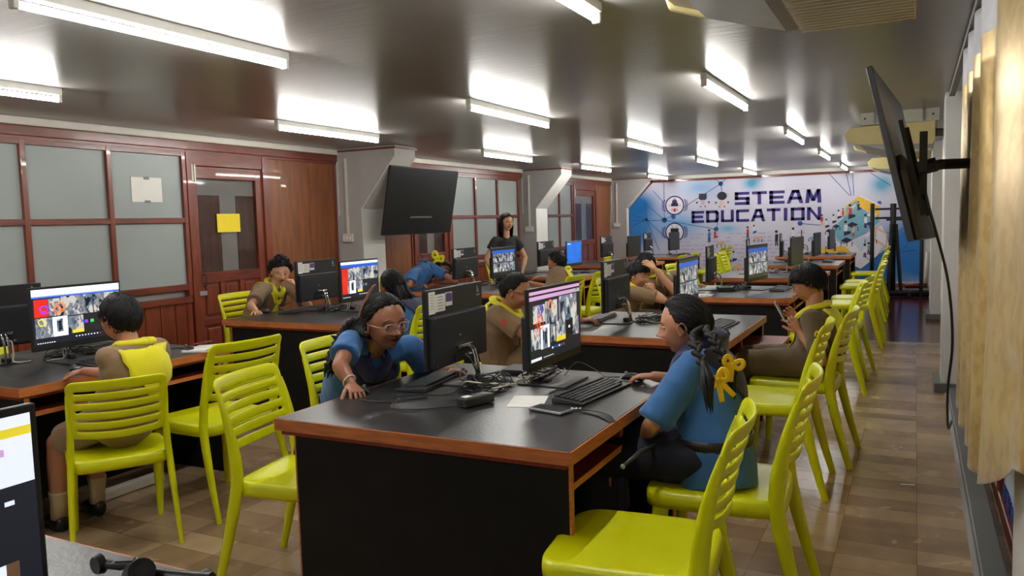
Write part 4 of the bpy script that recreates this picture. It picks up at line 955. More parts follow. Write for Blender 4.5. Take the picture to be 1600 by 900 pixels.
# phone, strap, box, notebook, sheet
g = empty('smartphone', (-1.21, 2.665, .7515), math.radians(-14), 'black smartphone lying near the corner of the near desk', 'phone')
f = MB(); f.box((0, 0, .0065), (.155, .078, .011), 'silver', None, .004); f.build('phone_case', g)
f = MB(); f.box((0, 0, .0124), (.144, .067, .0012), 's_off'); f.build('phone_screen', g)
f = MB(); P = cat([(-1.115, 2.70, .758), (-1.06, 2.70, .757), (-1.0, 2.68, .757), (-.955, 2.64, .756), (-.93, 2.585, .757), (-.96, 2.60, .7535), (-1.02, 2.655, .7535), (-1.09, 2.685, .7535)], 6); f.tube(P, .004, 'strap', 6, flat=.5)
o = f.build('wrist_strap', smooth=True); tag(o, 'black wrist strap with metal clasp lying beside the smartphone', 'strap')
f = MB(); f.ell((-1.125, 2.702, .7585), (.014, .007, .006), 'chrome'); f.tube([(-1.15, 2.703, .757), (-1.13, 2.70, .76), (-1.11, 2.702, .757)], .004, 'chrome'); f.ell((-1.105, 2.70, .759), (.006, .006, .007), 'chrome'); f.build('clasp', o, smooth=True)
g = empty('network_box', (-1.62, 3.33, .7515), .1, 'flat black box behind the large labelled computer back', 'box'); f = MB(); f.box((0, 0, .012), (.22, .16, .022), 'cover', None, .004); f.build('case', g); f = MB(); f.box((0, -.081, .012), (.18, .002, .01), 'dgrey'); f.build('vent', g)
f = MB(); f.box((-1.36, 2.78, .752), (.14, .2, .0008), 'paper', Matrix.Rotation(.3, 3, 'Z')); tag(f.build('paper_sheet'), 'small white paper under the screen facing the girl with ribbons', 'paper')
f = MB(); f.box((-1.78, 7.18, .752), (.30, .21, .001), 'paper', Matrix.Rotation(.1, 3, 'Z')); o = f.build('paper_sheet'); tag(o, 'white printed sheet on the window side of the third right desk', 'paper')
f = MB()
for k in range(6): f.box((-1.9+.045*k, 7.16, .7526), (.03, .05, .0004), 'ink', Matrix.Rotation(.1, 3, 'Z'))
f.build('printed_marks', o)
g = empty('notebook', (-3.79, 3.22+.12, .7515), math.radians(20), 'open notebook with cream pages on the left foreground desk', 'notebook')
f = MB(); f.box((0, 0, .006), (.15, .21, .011), 'paper', None, .002); f.build('page_block', g)
f = MB(); vs = []; 
for j in range(7):
    for i in range(5): u, v = i/4, j/6; vs.append((-.075+.15*u, -.105+.21*v, .0125+.02*math.sin(PI*v*.9)*u*(.5+.5*v)))
f.add(vs, [[j*5+i, j*5+i+1, (j+1)*5+i+1, (j+1)*5+i] for j in range(6) for i in range(4)], 'paper'); f.build('curled_page', g, smooth=True, solid=.0012)
f = MB(); f.tube([(-.05, -.02, .037), (.02, .08, .042)], .004, 'tray', 8); f.caps((.02, .08, .042), (.027, .09, .0425), .004, .001, 'dgrey', 8); tag(f.build('pencil', None, smooth=True), 'brown pencil lying across the open notebook', 'pencil').matrix_world = Matrix.Translation(g.location) @ Matrix.Rotation(math.radians(20), 4, 'Z')
# camera stabiliser on the desk below the camera
g = empty('camera_stabiliser', (-1.42, 1.03, .752), 0, 'black folded camera stabiliser lying on the grey desk at the bottom edge', 'stabiliser')
def sp(px, py, z=.78): q = at(px, py, z=z); return q-V((-1.42, 1.03, .752))
f = MB(); f.tube([sp(148, 884), sp(158, 880)], [.018, .022], 'black', 12); f.tube([sp(158, 880), sp(190, 884)], .010, 'black', 10); f.build('motor_arm', g, smooth=True, ang=50)
f = MB(); c = sp(196, 880, .79); f.box(c, (.05, .03, .012), 'dgrey', Matrix.Rotation(.5, 3, 'Z'), .003); f.box(c+V((0, 0, .007)), (.035, .018, .003), 'black', Matrix.Rotation(.5, 3, 'Z')); f.build('clamp', g)
f = MB(); f.tube([sp(212, 897, .77), sp(222, 893, .80)], .026, 'black', 16); f.tube([sp(221, 893, .80), sp(222, 892, .803)], .014, 'dgrey', 12); f.build('motor', g, smooth=True, ang=50)
f = MB(); f.tube([sp(225, 896), sp(260, 899), sp(330, 907)], [.015, .012, .016], 'black', 10); f.ell(sp(322, 897), (.014, .014, .01), 'black'); f.build('handle', g, smooth=True, ang=50)
# bits on the floor
f = MB(); f.box((-.02, 4.63, .004), (.07, .012, .003), 'paper', Matrix.Rotation(.2, 3, 'Z')); tag(f.build('paper_scrap'), 'tiny white scrap lying on the floor tiles in the aisle', 'scrap')
g = empty('floor_trunking', (-3.95, 2.9, 0), 0, 'white cable trunking box on the floor under the left foreground desk', 'trunking'); f = MB(); f.box((0, 0, .03), (.06, .45, .05), 'cream', None, .005); f.build('cover', g)
# ------------------------------------------------------------------ people
DG = bpy.context.evaluated_depsgraph_get
def remesh_obj(mb, voxel, smooth=3, fold=0, fscale=9, seed=0, stretch=None):
    """union of the shapes in mb as one skin; returns (verts, faces)"""
    o = mb.build('tmp'); d = o.modifiers.new('r', 'REMESH'); d.mode = 'VOXEL'; d.voxel_size = voxel
    bpy.context.view_layer.update(); ev = o.evaluated_get(DG()); me = bpy.data.meshes.new_from_object(ev)
    bm = bmesh.new(); bm.from_mesh(me)
    for _ in range(smooth): bmesh.ops.smooth_vert(bm, verts=bm.verts, factor=.5, use_axis_x=True, use_axis_y=True, use_axis_z=True)
    if fold:
        bm.normal_update()
        for q in bm.verts:
            p = q.co*fscale; p = V((p.x+seed, p.y, p.z*.55))
            n_ = noise.noise(p); r_ = 1-abs(noise.noise(p*1.7+V((9, 3, 1))))*2.2
            q.co += q.normal*fold*(n_*.9 + max(r_, -.2)*.55)
    vs = [q.co.copy() for q in bm.verts]; fs = [[q.index for q in f.verts] for f in bm.faces]
    bm.free(); m_ = o.data; bpy.data.objects.remove(o); bpy.data.meshes.remove(me); bpy.data.meshes.remove(m_)
    return vs, fs
_ico = None
def ico(sub=5):
    bm = bmesh.new(); bmesh.ops.create_icosphere(bm, subdivisions=sub, radius=1); v = np.array([q.co[:] for q in bm.verts]); f = [[q.index for q in g.verts] for g in bm.faces]; bm.free(); return v, f
ICO5, ICO4 = ico(6), ico(5)
def gs(p, c, r):
    c = np.array(c); r = np.array(r if hasattr(r, '__len__') else (r,)*3); return np.exp(-(((p-c)/r)**2).sum(1))
def skull(d):
    """base head shape, unit half-height; +Y is the face, +Z the crown"""
    x, y, z = d[:, 0].copy(), d[:, 1].copy(), d[:, 2].copy(); lo = np.clip(-z, 0, 1); hi = np.clip(z, 0, 1)
    X = x*.70*(1-.30*lo**1.4)*(1+.07*np.sin(np.clip(z+.2, 0, 1)*PI)); Y = y*np.where(y > 0, .80, .92); Y = np.where(y < 0, Y*(1-.38*lo**1.2), Y*(1-.05*lo))
    Y = Y + .03*hi*0; Z = z*1.0
    Y = np.where((y > .2), Y + .05*lo*(y > 0), Y)
    return np.stack([X, Y, Z], 1)
def face_shape(p, smile=0, openm=0, fat=0, age=0):
    q = p.copy()
    def push(c, r, v):
        w_ = gs(p, c, r)[:, None]; q[:] = q + w_*np.array(v)
    front = p[:, 1] > 0
    for s in (-1, 1):
        push((s*.30, .70, .02), (.17, .25, .12), (0, -.115, 0)); push((s*.30, .74, .22), (.22, .2, .07), (0, .035, 0))
        push((s*.40, .56, -.30), (.20, .3, .20), (s*.03*(1+fat), .055+.03*fat, 0)); push((s*.52, .1, -.55), (.2, .35, .25), (s*.02*fat, 0, 0))
        push((s*.12, .78, -.27), (.065, .2, .065), (s*.035, .095, 0)); push((s*.46, .35, -.62), .2, (s*.04, .02, -.01))
    push((0, .78, .05), (.16, .2, .10), (0, .02, 0)); push((0, .80, -.06), (.085, .25, .16), (0, .10, 0)); push((0, .80, -.22), (.10, .25, .10), (0, .19, -.02)); push((0, .80, -.235), (.07, .2, .06), (0, .06, 0))
    push((0, .75, -.50), (.26, .3, .13), (0, .075, 0)); push((0, .80, -.455), (.17, .2, .032), (0, .05, 0)); push((0, .80, -.565), (.14, .2, .04), (0, .052, 0)); push((0, .80, -.507), (.20, .2, .016), (0, -.07, 0))
    push((0, .7, -.68), (.22, .3, .05), (0, -.03, 0)); push((0, .62, -.86), (.22, .35, .15), (0, .12, -.01))
    push((0, .78, -.37), (.03, .2, .05), (0, -.02, 0))
    if openm: push((0, .80, -.525), (.13, .2, .035), (0, -.10, 0)); push((0, .8, -.60), (.14, .2, .04), (0, .03, -.03))
    return q
def frame(look, up=(0, 0, 1)):
    y = V(look).normalized(); x = y.cross(V(up)).normalized(); z = x.cross(y).normalized()
    return Matrix((x, y, z)).transposed()
HS = .114
def add_head(mb, c, R, skin, lip, hs=HS, fat=0, openm=0, eyes='open'):
    v, f = ICO5; p = face_shape(skull(v), fat=fat, openm=openm)
    o = len(mb.v); mb.add([c + R @ (V(q)*hs) for q in p], f, skin)
    li = mb.mt(lip)
    for k, g in enumerate(f):
        m_ = p[g].mean(0)
        if m_[1] > .55 and abs(m_[0]) < .20 and abs(m_[2]+.508) < .085*math.sqrt(max(0, 1-(m_[0]/.20)**2)): mb.mi[len(mb.mi)-len(f)+k] = li
    def P(x, y, z): return c + R @ (V((x, y, z))*hs)
    for s in (-1, 1):
        # ears
        E = R @ Matrix.Rotation(s*-.35, 3, 'Z') @ Matrix.Rotation(.12, 3, 'X')
        mb.ell(P(s*.70, -.02, -.06), (.035*hs, .13*hs, .21*hs), skin, E, 14, 8)
        pts = [P(s*(.74+.05*math.sin(t)**2), -.02-.14*math.cos(t)*(-1), -.06+.21*math.sin(t)) for t in np.linspace(-1.4, 3.6, 14)]
        mb.tube(pts, .034*hs, skin, 6); mb.ell(P(s*.715, .05, -.25), (.04*hs, .06*hs, .07*hs), skin, E, 10, 6)
        # eyes
        if eyes == 'open':
            ec = P(s*.285, .635, .02); mb.ell(ec, (.105*hs, .105*hs, .085*hs), 'eyew', R, 16, 10)
            mb.ell(P(s*.285+.0, .705, .012), (.052*hs, .042*hs, .056*hs), 'iris', R, 14, 8)
        for z_, th, yy in ((.082, .026, .700), (-.055, .018, .690)):
            pts = [P(s*(.285+.125*t), yy+.035*(1-t*t)-.06*abs(t)**2, z_*(1-.75*t*t)+.012*(s*0)) for t in np.linspace(-1, 1, 9)]
            mb.tube(pts, th*hs, skin, 6); 
            if z_ > 0: mb.tube([q + R @ V((0, .012*hs, -.012*hs)) for q in pts], .011*hs, 'brow', 5)
        pts = [P(s*(.29+.17*t), .775-.05*t*t-.035*max(0, t), .245+.03*(1-t*t)-.02*t) for t in np.linspace(-1, 1, 8)]
        mb.tube(pts, [.02*hs*(1-.5*abs(t)) for t in np.linspace(-1, 1, 8)], 'brow', 6, flat=.7)
        mb.ell(P(s*.062, .90, -.315), (.026*hs, .02*hs, .014*hs), 'iris', R, 8, 5)  # nostrils: shade inside the openings, put in as dark spots
def hair_keep(style):
    """lowest height of the hair for a direction dy (front +1, back -1)"""
    if style == 'short': return lambda x, y: np.interp(y, [-1, -.4, -.1, .1, .3, .55, .8, 1], [-.58, -.5, -.12, -.05, .12, .52, .60, .62])
    if style == 'crew': return lambda x, y: np.interp(y, [-1, -.4, -.1, .12, .3, .5, .8, 1], [-.50, -.38, .06, .06, .2, .58, .66, .66])
    if style == 'fringe': return lambda x, y: np.interp(y, [-1, -.4, -.1, .1, .3, .5, .8, 1], [-.6, -.5, -.12, -.0, .12, .24, .28, .30])
    if style == 'long': return lambda x, y: np.interp(y, [-1, -.3, .0, .2, .4, .6, .8, 1], [-.75, -.72, -.5, -.1, .2, .48, .62, .68])
    return lambda x, y: np.interp(y, [-1, -.4, -.12, .1, .3, .5, .7, 1], [-.62, -.55, -.2, .10, .26, .62, .74, .78])
def make_hair(root, c, R, style, hs, seed=0, thick=.07, locks=170, locklen=.45, wild=.25, part=False, extra=None, curls=0):
    v, f = ICO4; p = skull(v); kf = hair_keep(style); r_ = random.Random(seed)
    lim = kf(v[:, 0], v[:, 1]+0*v[:, 0]); keep = v[:, 2] > lim
    m_ = MB()
    dist = np.clip((v[:, 2]-lim)/.22, 0, 1)
    nz = np.array([noise.noise(V(q)*3.2+V((seed, 0, 0))) for q in v])
    out = p*(1.015+thick*(.25+.75*dist)*(1+.5*nz))[:, None]; out[:, 2] += .02*dist
    if part: out += (-.035*np.exp(-(v[:, 0]/.04)**2)*(v[:, 2] > .3))[:, None]*v
    inn = p*.97; n_ = len(v)
    fk = [g for g in f if keep[g].all()]
    vs = [c + R @ (V(q)*hs) for q in np.vstack([out, inn])]; ff = list(fk) + [[k+n_ for k in g[::-1]] for g in fk]
    cnt = {}
    for g in fk:
        for a, b_ in zip(g, g[1:]+g[:1]): cnt[(a, b_)] = 1
    for a, b_ in cnt:
        if (b_, a) not in cnt: ff.append([b_, a, a+n_, b_+n_])
    used = sorted({k for g in ff for k in g}); mp_ = {k: i for i, k in enumerate(used)}
    m_.add([vs[k] for k in used], [[mp_[k] for k in g] for g in ff], 'hair')
    idx = np.nonzero(keep)[0]
    for _ in range(int(locks*1.7)):
        k = r_.choice(list(idx)); d = V(v[k]); s0 = V(out[k]); 
        # flow: down and away from the crown, forward over the brow
        crown = V((.05, -.35, .95)); t = (d-crown); t -= d*t.dot(d)
        if style == 'pulled': t = V((d.x*.9, -1.0, -.35)); t -= d*t.dot(d)
        if t.length < .05: t = V((r_.uniform(-1, 1), r_.uniform(-1, 1), 0))
        t.normalize(); t = (t + V([r_.uniform(-1, 1)*wild for _ in range(3)])).normalized()
        L_ = locklen*r_.uniform(.5, 1.1)
        # stay on the haired part of the head
        end = (d + t*L_).normalized(); lz = float(kf(end.x, end.y))
        if end.z < lz-.02: L_ *= .35
        pts = []
        for i in range(5):
            u = i/4; e = (d + t*L_*u).normalized(); b_ = V(skull(np.array([e[:]]))[0]); pts.append(c + R @ (b_*(1.03+thick*(1.0-.2*u)+wild*.10*u)*hs))
        m_.tube(pts, [hs*.034*q for q in (.5, 1, .9, .6, .12)], 'hair', 5, flat=.6)
    if curls:
        for _ in range(curls):
            k = r_.choice(list(idx)); q = V(out[k])*(1.0+r_.uniform(-.02, .12)); a_ = V([r_.uniform(-1, 1) for _ in range(3)]).normalized()*.10; m_.tube([c + R @ ((q+a_*math.cos(t)+a_.cross(V(v[k])).normalized()*.10*math.sin(t)+V(v[k])*.05*t/5)*hs) for t in np.linspace(0, 5, 9)], hs*.035, 'hair', 5)
    if extra: extra(m_, c, R, hs)
    return m_.build('hair', root, smooth=True)
def braid(m_, pts, r, n=9, tail=.10, mat_='hair'):
    P = cat(pts, 12); L_ = [0]
    for a, b_ in zip(P, P[1:]): L_.append(L_[-1]+(b_-a).length)
    tot = L_[-1]
    def on(s):
        for i in range(len(P)-1):
            if L_[i+1] >= s: t = (s-L_[i])/max(1e-6, L_[i+1]-L_[i]); return P[i].lerp(P[i+1], t), (P[i+1]-P[i]).normalized()
        return P[-1], (P[-1]-P[-2]).normalized()
    bl = tot-tail; ref = V((.8, .45, 0))
    for k in range(n*2):
        s = bl*(k+.5)/(n*2); p, t = on(s); side = t.cross(V((.45, -.85, .1))).normalized(); sg = 1 if k % 2 else -1; rr = r*(1-.3*k/(n*2))
        a = p + side*sg*rr*.85 - t*rr*.8; b_ = p - side*sg*rr*.25 + t*rr*.9
        m_.caps(a, b_, rr*.62, rr*.45, mat_, 8, 3)
    q, t = on(bl); m_.caps(on(bl-.012)[0], on(bl+.008)[0], r*.62, r*.6, mat_, 8)
    r_ = random.Random(5)
    for k in range(16):
        o = V([r_.uniform(-1, 1)*r*.6 for _ in range(3)]); m_.tube([q+o*.3, on(bl+tail*.4)[0]+o*1.1, on(tot)[0]+o*.7+t*r_.uniform(-.02, .01)], [r*.35, r*.33, .001], mat_, 5)
    return q
def bow(name, root, c, s, m_='ribbon', R=None):
    R = R or Matrix.Identity(3); f = MB()
    for sg in (-1, 1):
        pts = [c + R @ V((sg*.05*s*math.sin(t), .006*s*math.cos(t*2), .022*s*math.sin(2*t)*1.1+.012*s*math.sin(t))) for t in np.linspace(0, PI, 12)]
        f.tube(pts, .013*s, m_, 6, flat=.16, up=R @ V((0, 1, 0)))
        f.tube([c, c + R @ V((sg*.012*s, .006*s, -.04*s)), c + R @ V((sg*.03*s, .002, -.095*s))], [.008*s, .013*s, .012*s], m_, 6, flat=.18, up=R @ V((0, 1, 0)))
    f.ell(c, (.012*s, .012*s, .012*s), m_); return f.build(name, root, smooth=True)
def hand(mb, fm, W, d, n_, sg, skin, s=1, curl=(.35, .45, .3), spread=.10, thumb=.6, nail=False, fingers=None):
    """palm goes to mb, fingers to fm. d = pointing direction, n_ = palm normal, sg = side of the thumb along d x n_"""
    d = V(d).normalized(); n_ = V(n_); n_ = (n_-d*n_.dot(d)).normalized(); l = d.cross(n_)*sg
    kn = W + d*.078*s
    mb.loft([(W - d*.012*s, l*.022*s, n_*.017*s), (W + d*.012*s, l*.026*s, n_*.016*s), (W + d*.045*s + l*.002*s, l*.037*s, n_*.015*s, .85), (kn + d*.004*s, l*.037*s, n_*.011*s, .85), (kn+d*.009*s, l*.03*s, n_*.006*s)], skin, 14)
    for i, (o, L_) in enumerate(((.0285, .066), (.0095, .073), (-.0100, .068), (-.0285, .053))):
        cu = curl if fingers is None else fingers[i]
        a = spread*(1.2-i*.8); dd = (d*math.cos(a) + l*math.sin(a)).normalized(); p = kn + l*o*s - d*(.004 if i in (1, 2) else .010)*s; rr = (.0088-.0006*(i == 3))*s; ang = 0
        for j, fr in enumerate((.46, .30, .24)):
            ang += cu[j]; e = dd*math.cos(ang) + n_*math.sin(ang); q = p + e*L_*fr*s
            fm.caps(p, q, rr, rr*.92, skin, 10, 3)
            if j == 2 and nail: up_ = (dd*-math.sin(ang)+n_*math.cos(ang))*-1; fm.ell(q-e*.003*s+up_*rr*.62, (.0048*s, .0065*s, .0028*s), 'nail', Matrix((e.cross(up_), e, up_)).transposed(), 8, 5)
            p = q; rr *= .93
    p = W + d*.018*s + l*.024*s; dd = (d*.75 + l*.62 + n_*.25).normalized()
    mb.caps(W+d*.012*s, p+dd*.02*s, .014*s, .0135*s, skin, 10)
    for j, L_ in enumerate((.036, .030, .024)):
        q = p + dd*L_*s; fm.caps(p, q, (.0118-.001*j)*s, (.0108-.001*j)*s, skin, 10, 3); p = q; dd = (dd + (d*.5 + n_*.35)*thumb*.6).normalized()
def ik(S, W, l1, l2, pole):
    S, W = V(S), V(W); d = W-S; L_ = d.length
    if L_ > (l1+l2)*.995: return S + d*l1/(l1+l2)
    a = (l1*l1-l2*l2+L_*L_)/(2*L_); h = math.sqrt(max(0, l1*l1-a*a)); u = d/L_; p = V(pole); p = (p-u*p.dot(u)).normalized(); return S + u*a + p*h
def person(label, sp, detail=1, name='person'):
    s = sp.get('s', 1.1); P = V(sp['pelvis']); F = V((math.cos(math.radians(sp['face'])), math.sin(math.radians(sp['face'])), 0)); Rt = V((F.y, -F.x, 0))
    N = V(sp['neck']); stand = sp.get('stand'); base = V((P.x, P.y, 0)); skin, lip = sp.get('skin', 'skinB'), sp.get('lip', 'lip')
    root = empty(name, base, 0, label, 'person'); OFF = -base
    sw = sp.get('sw', .15)*s; sl = V(sp.get('shdir', Rt)).normalized()
    up = (N-P).normalized(); shc = N - up*.035*s
    SR, SL = V(sp.get('shR', shc + sl*sw)), V(sp.get('shL', shc - sl*sw)); sl = (SR-SL).normalized()
    H = V(sp['head']); R = frame(sp['look'], sp.get('hup', (0, 0, 1)))
    hipR, hipL = P + Rt*.082*s, P - Rt*.082*s
    if stand: kR, kL = hipR + V((0, 0, -.42))+F*.01, hipL + V((0, 0, -.42))+F*.01; aR, aL = V((hipR.x, hipR.y, .08)), V((hipL.x, hipL.y, .08))
    else:
        kd = V(sp.get('thigh', F)).normalized(); tl = .385*s
        kR = V(sp.get('kR', hipR + kd*tl + V((0, 0, -.02)))); kL = V(sp.get('kL', hipL + kd*tl + V((0, 0, -.02))))
        af = sp.get('ankf', .03); aR = V(sp.get('aR', V((kR.x, kR.y, .085)) + kd*af)); aL = V(sp.get('aL', V((kL.x, kL.y, .085)) + kd*af))
    l1, l2 = sp.get('arm', (.245, .215)); l1 *= s; l2 *= s
    WR, WL = V(sp.get('wR', kR*.45+hipR*.55+V((0, 0, .10)))), V(sp.get('wL', kL*.45+hipL*.55+V((0, 0, .10))))
    eR = V(sp['eR']) if 'eR' in sp else ik(SR, WR, l1, l2, sp.get('poleR', Rt*.7 - F*.5 + V((0, 0, -.8)))); eL = V(sp['eL']) if 'eL' in sp else ik(SL, WL, l1, l2, sp.get('poleL', -Rt*.7 - F*.5 + V((0, 0, -.8))))
    mid = (P+N)/2 - (sl.cross(up)).normalized()*0 + V(sp.get('bend', (0, 0, 0))) - F*sp.get('slouch', .03)
    def sp_at(t): return P*(1-t)**2 + mid*2*t*(1-t)*1.0 + N*t*t if True else None
    def torso(k, widths, m_, mb, n=24):
        rings = []
        for t, w_, d_ in widths:
            c = P*(1-t)**2 + (mid*2-(P+N)/2)*2*t*(1-t) + N*t*t; tn = ((P*(1-min(t+.02, 1))**2 + (mid*2-(P+N)/2)*2*min(t+.02, 1)*(1-min(t+.02, 1)) + N*min(t+.02, 1)**2) - c)
            tn = tn.normalized() if tn.length > 1e-5 else up
            la = Rt.lerp(sl, min(1, t*1.2)); la = (la - tn*la.dot(tn)).normalized(); dp = tn.cross(la).normalized(); rings.append((c, la*(w_*s+k), dp*(d_*s+k), .88))
        mb.loft(rings, m_, n)
    TW = sp.get('tw', 1.0)
    base_w = [(-.14, .10*TW, .09), (-.08, .135*TW, .105), (.05, .142*TW, .112*TW), (.25, .130*TW, .105*TW), (.45, .130*TW, .102*TW), (.65, .140*TW, .104*TW), (.80, .142*TW, .094*TW), (.90, .118*TW, .078), (.97, .075, .06), (1.02, .052, .050)]
    body = MB(); fing = MB()
    torso(-.018, base_w, skin, body)
    body.caps(N - up*.05, H + R @ V((0, -.18*HS, -.35*HS)), .047*s, .045*s, skin, 18)
    hs = sp.get('hs', HS)
    for S, E, W in ((SR, eR, WR), (SL, eL, WL)):
        body.caps(N-up*.06, S, .05*s, .036*s, skin); body.caps(S, E, .040*s, .031*s, skin); body.caps(E, E.lerp(W, .35), .0315*s, .0315*s, skin); body.caps(E.lerp(W, .35), W, .0315*s, .0205*s, skin)
    for hp, k, a in ((hipR, kR, aR), (hipL, kL, aL)):
        body.caps(hp, k, .070*s, .050*s, skin); body.caps(k, k.lerp(a, .3), .048*s, .049*s, skin); body.caps(k.lerp(a, .3), a, .049*s, .031*s, skin); body.caps(a, a + F*.12*s + V((0, 0, -.045)), .03*s, .022*s, skin)
    for side, E, W, key in ((1, eR, WR, 'hR'), (-1, eL, WL, 'hL')):
        h = sp.get(key, {}); d = V(h.get('d', (W-E))); n_ = V(h.get('n', (0, 0, -1))); dn = d.normalized()
        # thumb side for a right hand: with palm normal n_ and fingers d, thumb lies along n_ x d ... sign chosen per side
        l = dn.cross((n_-dn*n_.dot(dn)).normalized()); sg = h.get('sg', -1 if side > 0 else 1)
        hand(body, fing, W, d, n_, sg, skin, s*.80, h.get('curl', (.35, .5, .35)), h.get('spread', .10), h.get('thumb', .6), nail=detail > 0, fingers=h.get('fingers'))
    vs, fs = remesh_obj(body, .0055 if detail else .008, 3)
    mb = MB(); mb.add([q+OFF for q in vs], fs, skin)
    fing.v = [q+OFF for q in fing.v]; mb.add(fing.v, fing.f, skin); 
    for k in range(len(fing.mi)): mb.mi[len(mb.mi)-len(fing.mi)+k] = mb.mt([m for m in fing.m][fing.mi[k]])
    add_head(mb, H+OFF, R, skin, lip, hs, sp.get('fat', 0), sp.get('openm', 0))
    mb.build('body', root, smooth=True)
    ev = lambda m_: m_
    # ---- clothes
    def garment(nm, g, m_, vox=.007, fold=.006, fs_=9, smooth=4, seed=1):
        v_, f_ = remesh_obj(g, vox if detail else vox*1.3, smooth, fold, fs_, seed+len(label)); q = MB(); q.add([a+OFF for a in v_], f_, m_); o = q.build(nm, root, smooth=True); return o, BVHTree.FromPolygons([a+OFF for a in v_], f_)
    top = sp.get('top', 'brown'); g = MB()
    shirt_w = [(sp.get('hem', -.12), .128*TW, .118), (-.03, .155*TW, .125*TW), (.10, .150*TW, .122*TW), (.25, .142*TW, .118*TW), (.45, .144*TW, .116*TW), (.65, .152*TW, .114*TW), (.80, .150*TW, .102*TW), (.89, .125*TW, .085), (.95, .085, .068), (.985, .062, .058)]
    torso(.006, shirt_w, top, g)
    sf = sp.get('sleeve', .78)
    for S, E in ((SR, eR), (SL, eL)):
        g.caps(N-up*.055*s, S-up*.002, .058*s, .048*s, top); c = S.lerp(E, sf); a = (E-S).normalized(); b_ = a.cross(V((.3, .2, .9))).normalized(); c_ = a.cross(b_)
        g.loft([(S-a*.035*s, b_*.03*s, c_*.03*s), (S-a*.015*s, b_*.048*s, c_*.048*s), (S+a*.03*s, b_*.055*s, c_*.055*s), (S.lerp(E, sf*.6), b_*.056*s, c_*.056*s), (c, b_*.060*s, c_*.060*s), (c+a*.001, b_*.042*s, c_*.042*s)], top, 20)
    if stand:
        g.loft([(P+V((0, 0, .06)), Rt*.15*s, F*.115*s), (P, Rt*.168*s, F*.13*s), (P+V((0, 0, -.2)), Rt*.165*s, F*.13*s), (P+V((0, 0, -.48)), Rt*.18*s, F*.15*s)], top, 24)
    so, sb = garment('dress' if stand or sp.get('dress') else 'shirt', g, top, fold=.0055 if detail else .004)
    bt = sp.get('bottom')
    if bt and not stand:
        g = MB(); skirt = sp.get('skirt')
        if skirt:
            kc = (kR+kL)/2; fwd = (kc-P).normalized(); upv = V((0, 0, 1))
            g.loft(([(P-fwd*.03*s, Rt*.15*s, upv*.08*s)] if sp.get('dress') else [(P-fwd*.12*s, Rt*.12*s, upv*.07*s), (P-fwd*.06*s, Rt*.165*s, upv*.105*s)]) + [(P+fwd*.1*s, Rt*.175*s, upv*.095*s, .8), (kc-fwd*.05*s, Rt*.19*s, upv*.085*s, .75), (kc+fwd*.06*s, Rt*.195*s, upv*.08*s, .75), (kc+fwd*.085*s-upv*.10, Rt*.19*s, upv*.09*s, .75)], bt, 26)
            g.loft([(kc+fwd*.02*s, Rt*.19*s, fwd*.07*s), (kc+fwd*.04*s-upv*.18*s, Rt*.19*s, fwd*.09*s), (kc+fwd*.03*s-upv*.25*s, Rt*.18*s, fwd*.09*s)], bt, 24)
        else:
            ln = sp.get('leg', .8)
            g.loft([(P+V((0, 0, .10)), Rt*.14*s*TW, F*.11*s), (P, Rt*.158*s*TW, F*.125*s), (P+V((0, 0, -.075))+F*.03, Rt*.14*s*TW, F*.11*s)], bt, 22)
            for hp, k, a in ((hipR, kR, aR), (hipL, kL, aL)):
                t = (k-hp).normalized(); e = hp.lerp(k, min(ln, 1)); b_ = t.cross(V((0, 0, 1))).normalized(); c_ = t.cross(b_)
                g.loft([(hp-t*.05*s, b_*.06*s, c_*.06*s), (hp, b_*.082*s, c_*.082*s), (hp.lerp(k, .5), b_*.080*s, c_*.076*s), (e, b_*.076*s, c_*.072*s), (e+t*.002, b_*.058*s, c_*.058*s)], bt, 18)
                if ln > 1: g.caps(k, k.lerp(a, .9), .062*s, .05*s, bt)
        garment('skirt' if skirt else 'shorts' if sp.get('leg', .8) < 1 else 'trousers', g, bt, fold=.008, fs_=7, seed=4)
    # ---- shoes and socks
    for a, k in ((aR, kR), (aL, kL)):
        f_ = MB(); fw = F if stand else V((F.x, F.y, 0)); a_ = a+OFF; z0 = -a.z
        f_.loft([(a_+V((0, 0, -.035))-fw*.045*s, Rt*.022*s, V((0, 0, .035))), (a_+V((0, 0, -.04))-fw*.02*s, Rt*.034*s, V((0, 0, .045))), (V((a_.x, a_.y, .045))+fw*.05*s, Rt*.038*s, V((0, 0, .045))), (V((a_.x, a_.y, .032))+fw*.11*s, Rt*.042*s, V((0, 0, .032))), (V((a_.x, a_.y, .022))+fw*.165*s, Rt*.026*s, V((0, 0, .018)))], 'shoe', 16); f_.build('shoe', root, smooth=True)
        if sp.get('sock', True) and not stand:
            f_ = MB(); t = (k-a).normalized(); b_ = t.cross(V((.3, .9, .1))).normalized(); c_ = t.cross(b_); f_.loft([(a_-t*.01, b_*.036*s, c_*.036*s), (a_+t*.06, b_*.037*s, c_*.037*s), (a_+t*.115, b_*.043*s, c_*.043*s), (a_+t*.13, b_*.044*s, c_*.044*s)], sp.get('sockm', 'sock'), 16); f_.build('sock', root, smooth=True)
    # ---- hair
    hh = sp.get('hair', {}); make_hair(root, H+OFF, R, hh.get('style', 'short'), hs, hh.get('seed', 1), hh.get('thick', .07), hh.get('locks', 150 if detail else 70), hh.get('len', .45), hh.get('wild', .25), hh.get('part', False), (lambda m_, c, R_, h_: hh['extra'](m_, lambda p: V(p)+OFF, R_, h_)) if 'extra' in hh else None, hh.get('curls', 0))
    # ---- neckerchief
    def snap(p, off=.006):
        q, nr, _, _ = sb.find_nearest(p)
        if q is None: return p
        if nr.dot(q-(N+OFF+up*-.12)) < 0: nr = -nr
        return q + nr*off
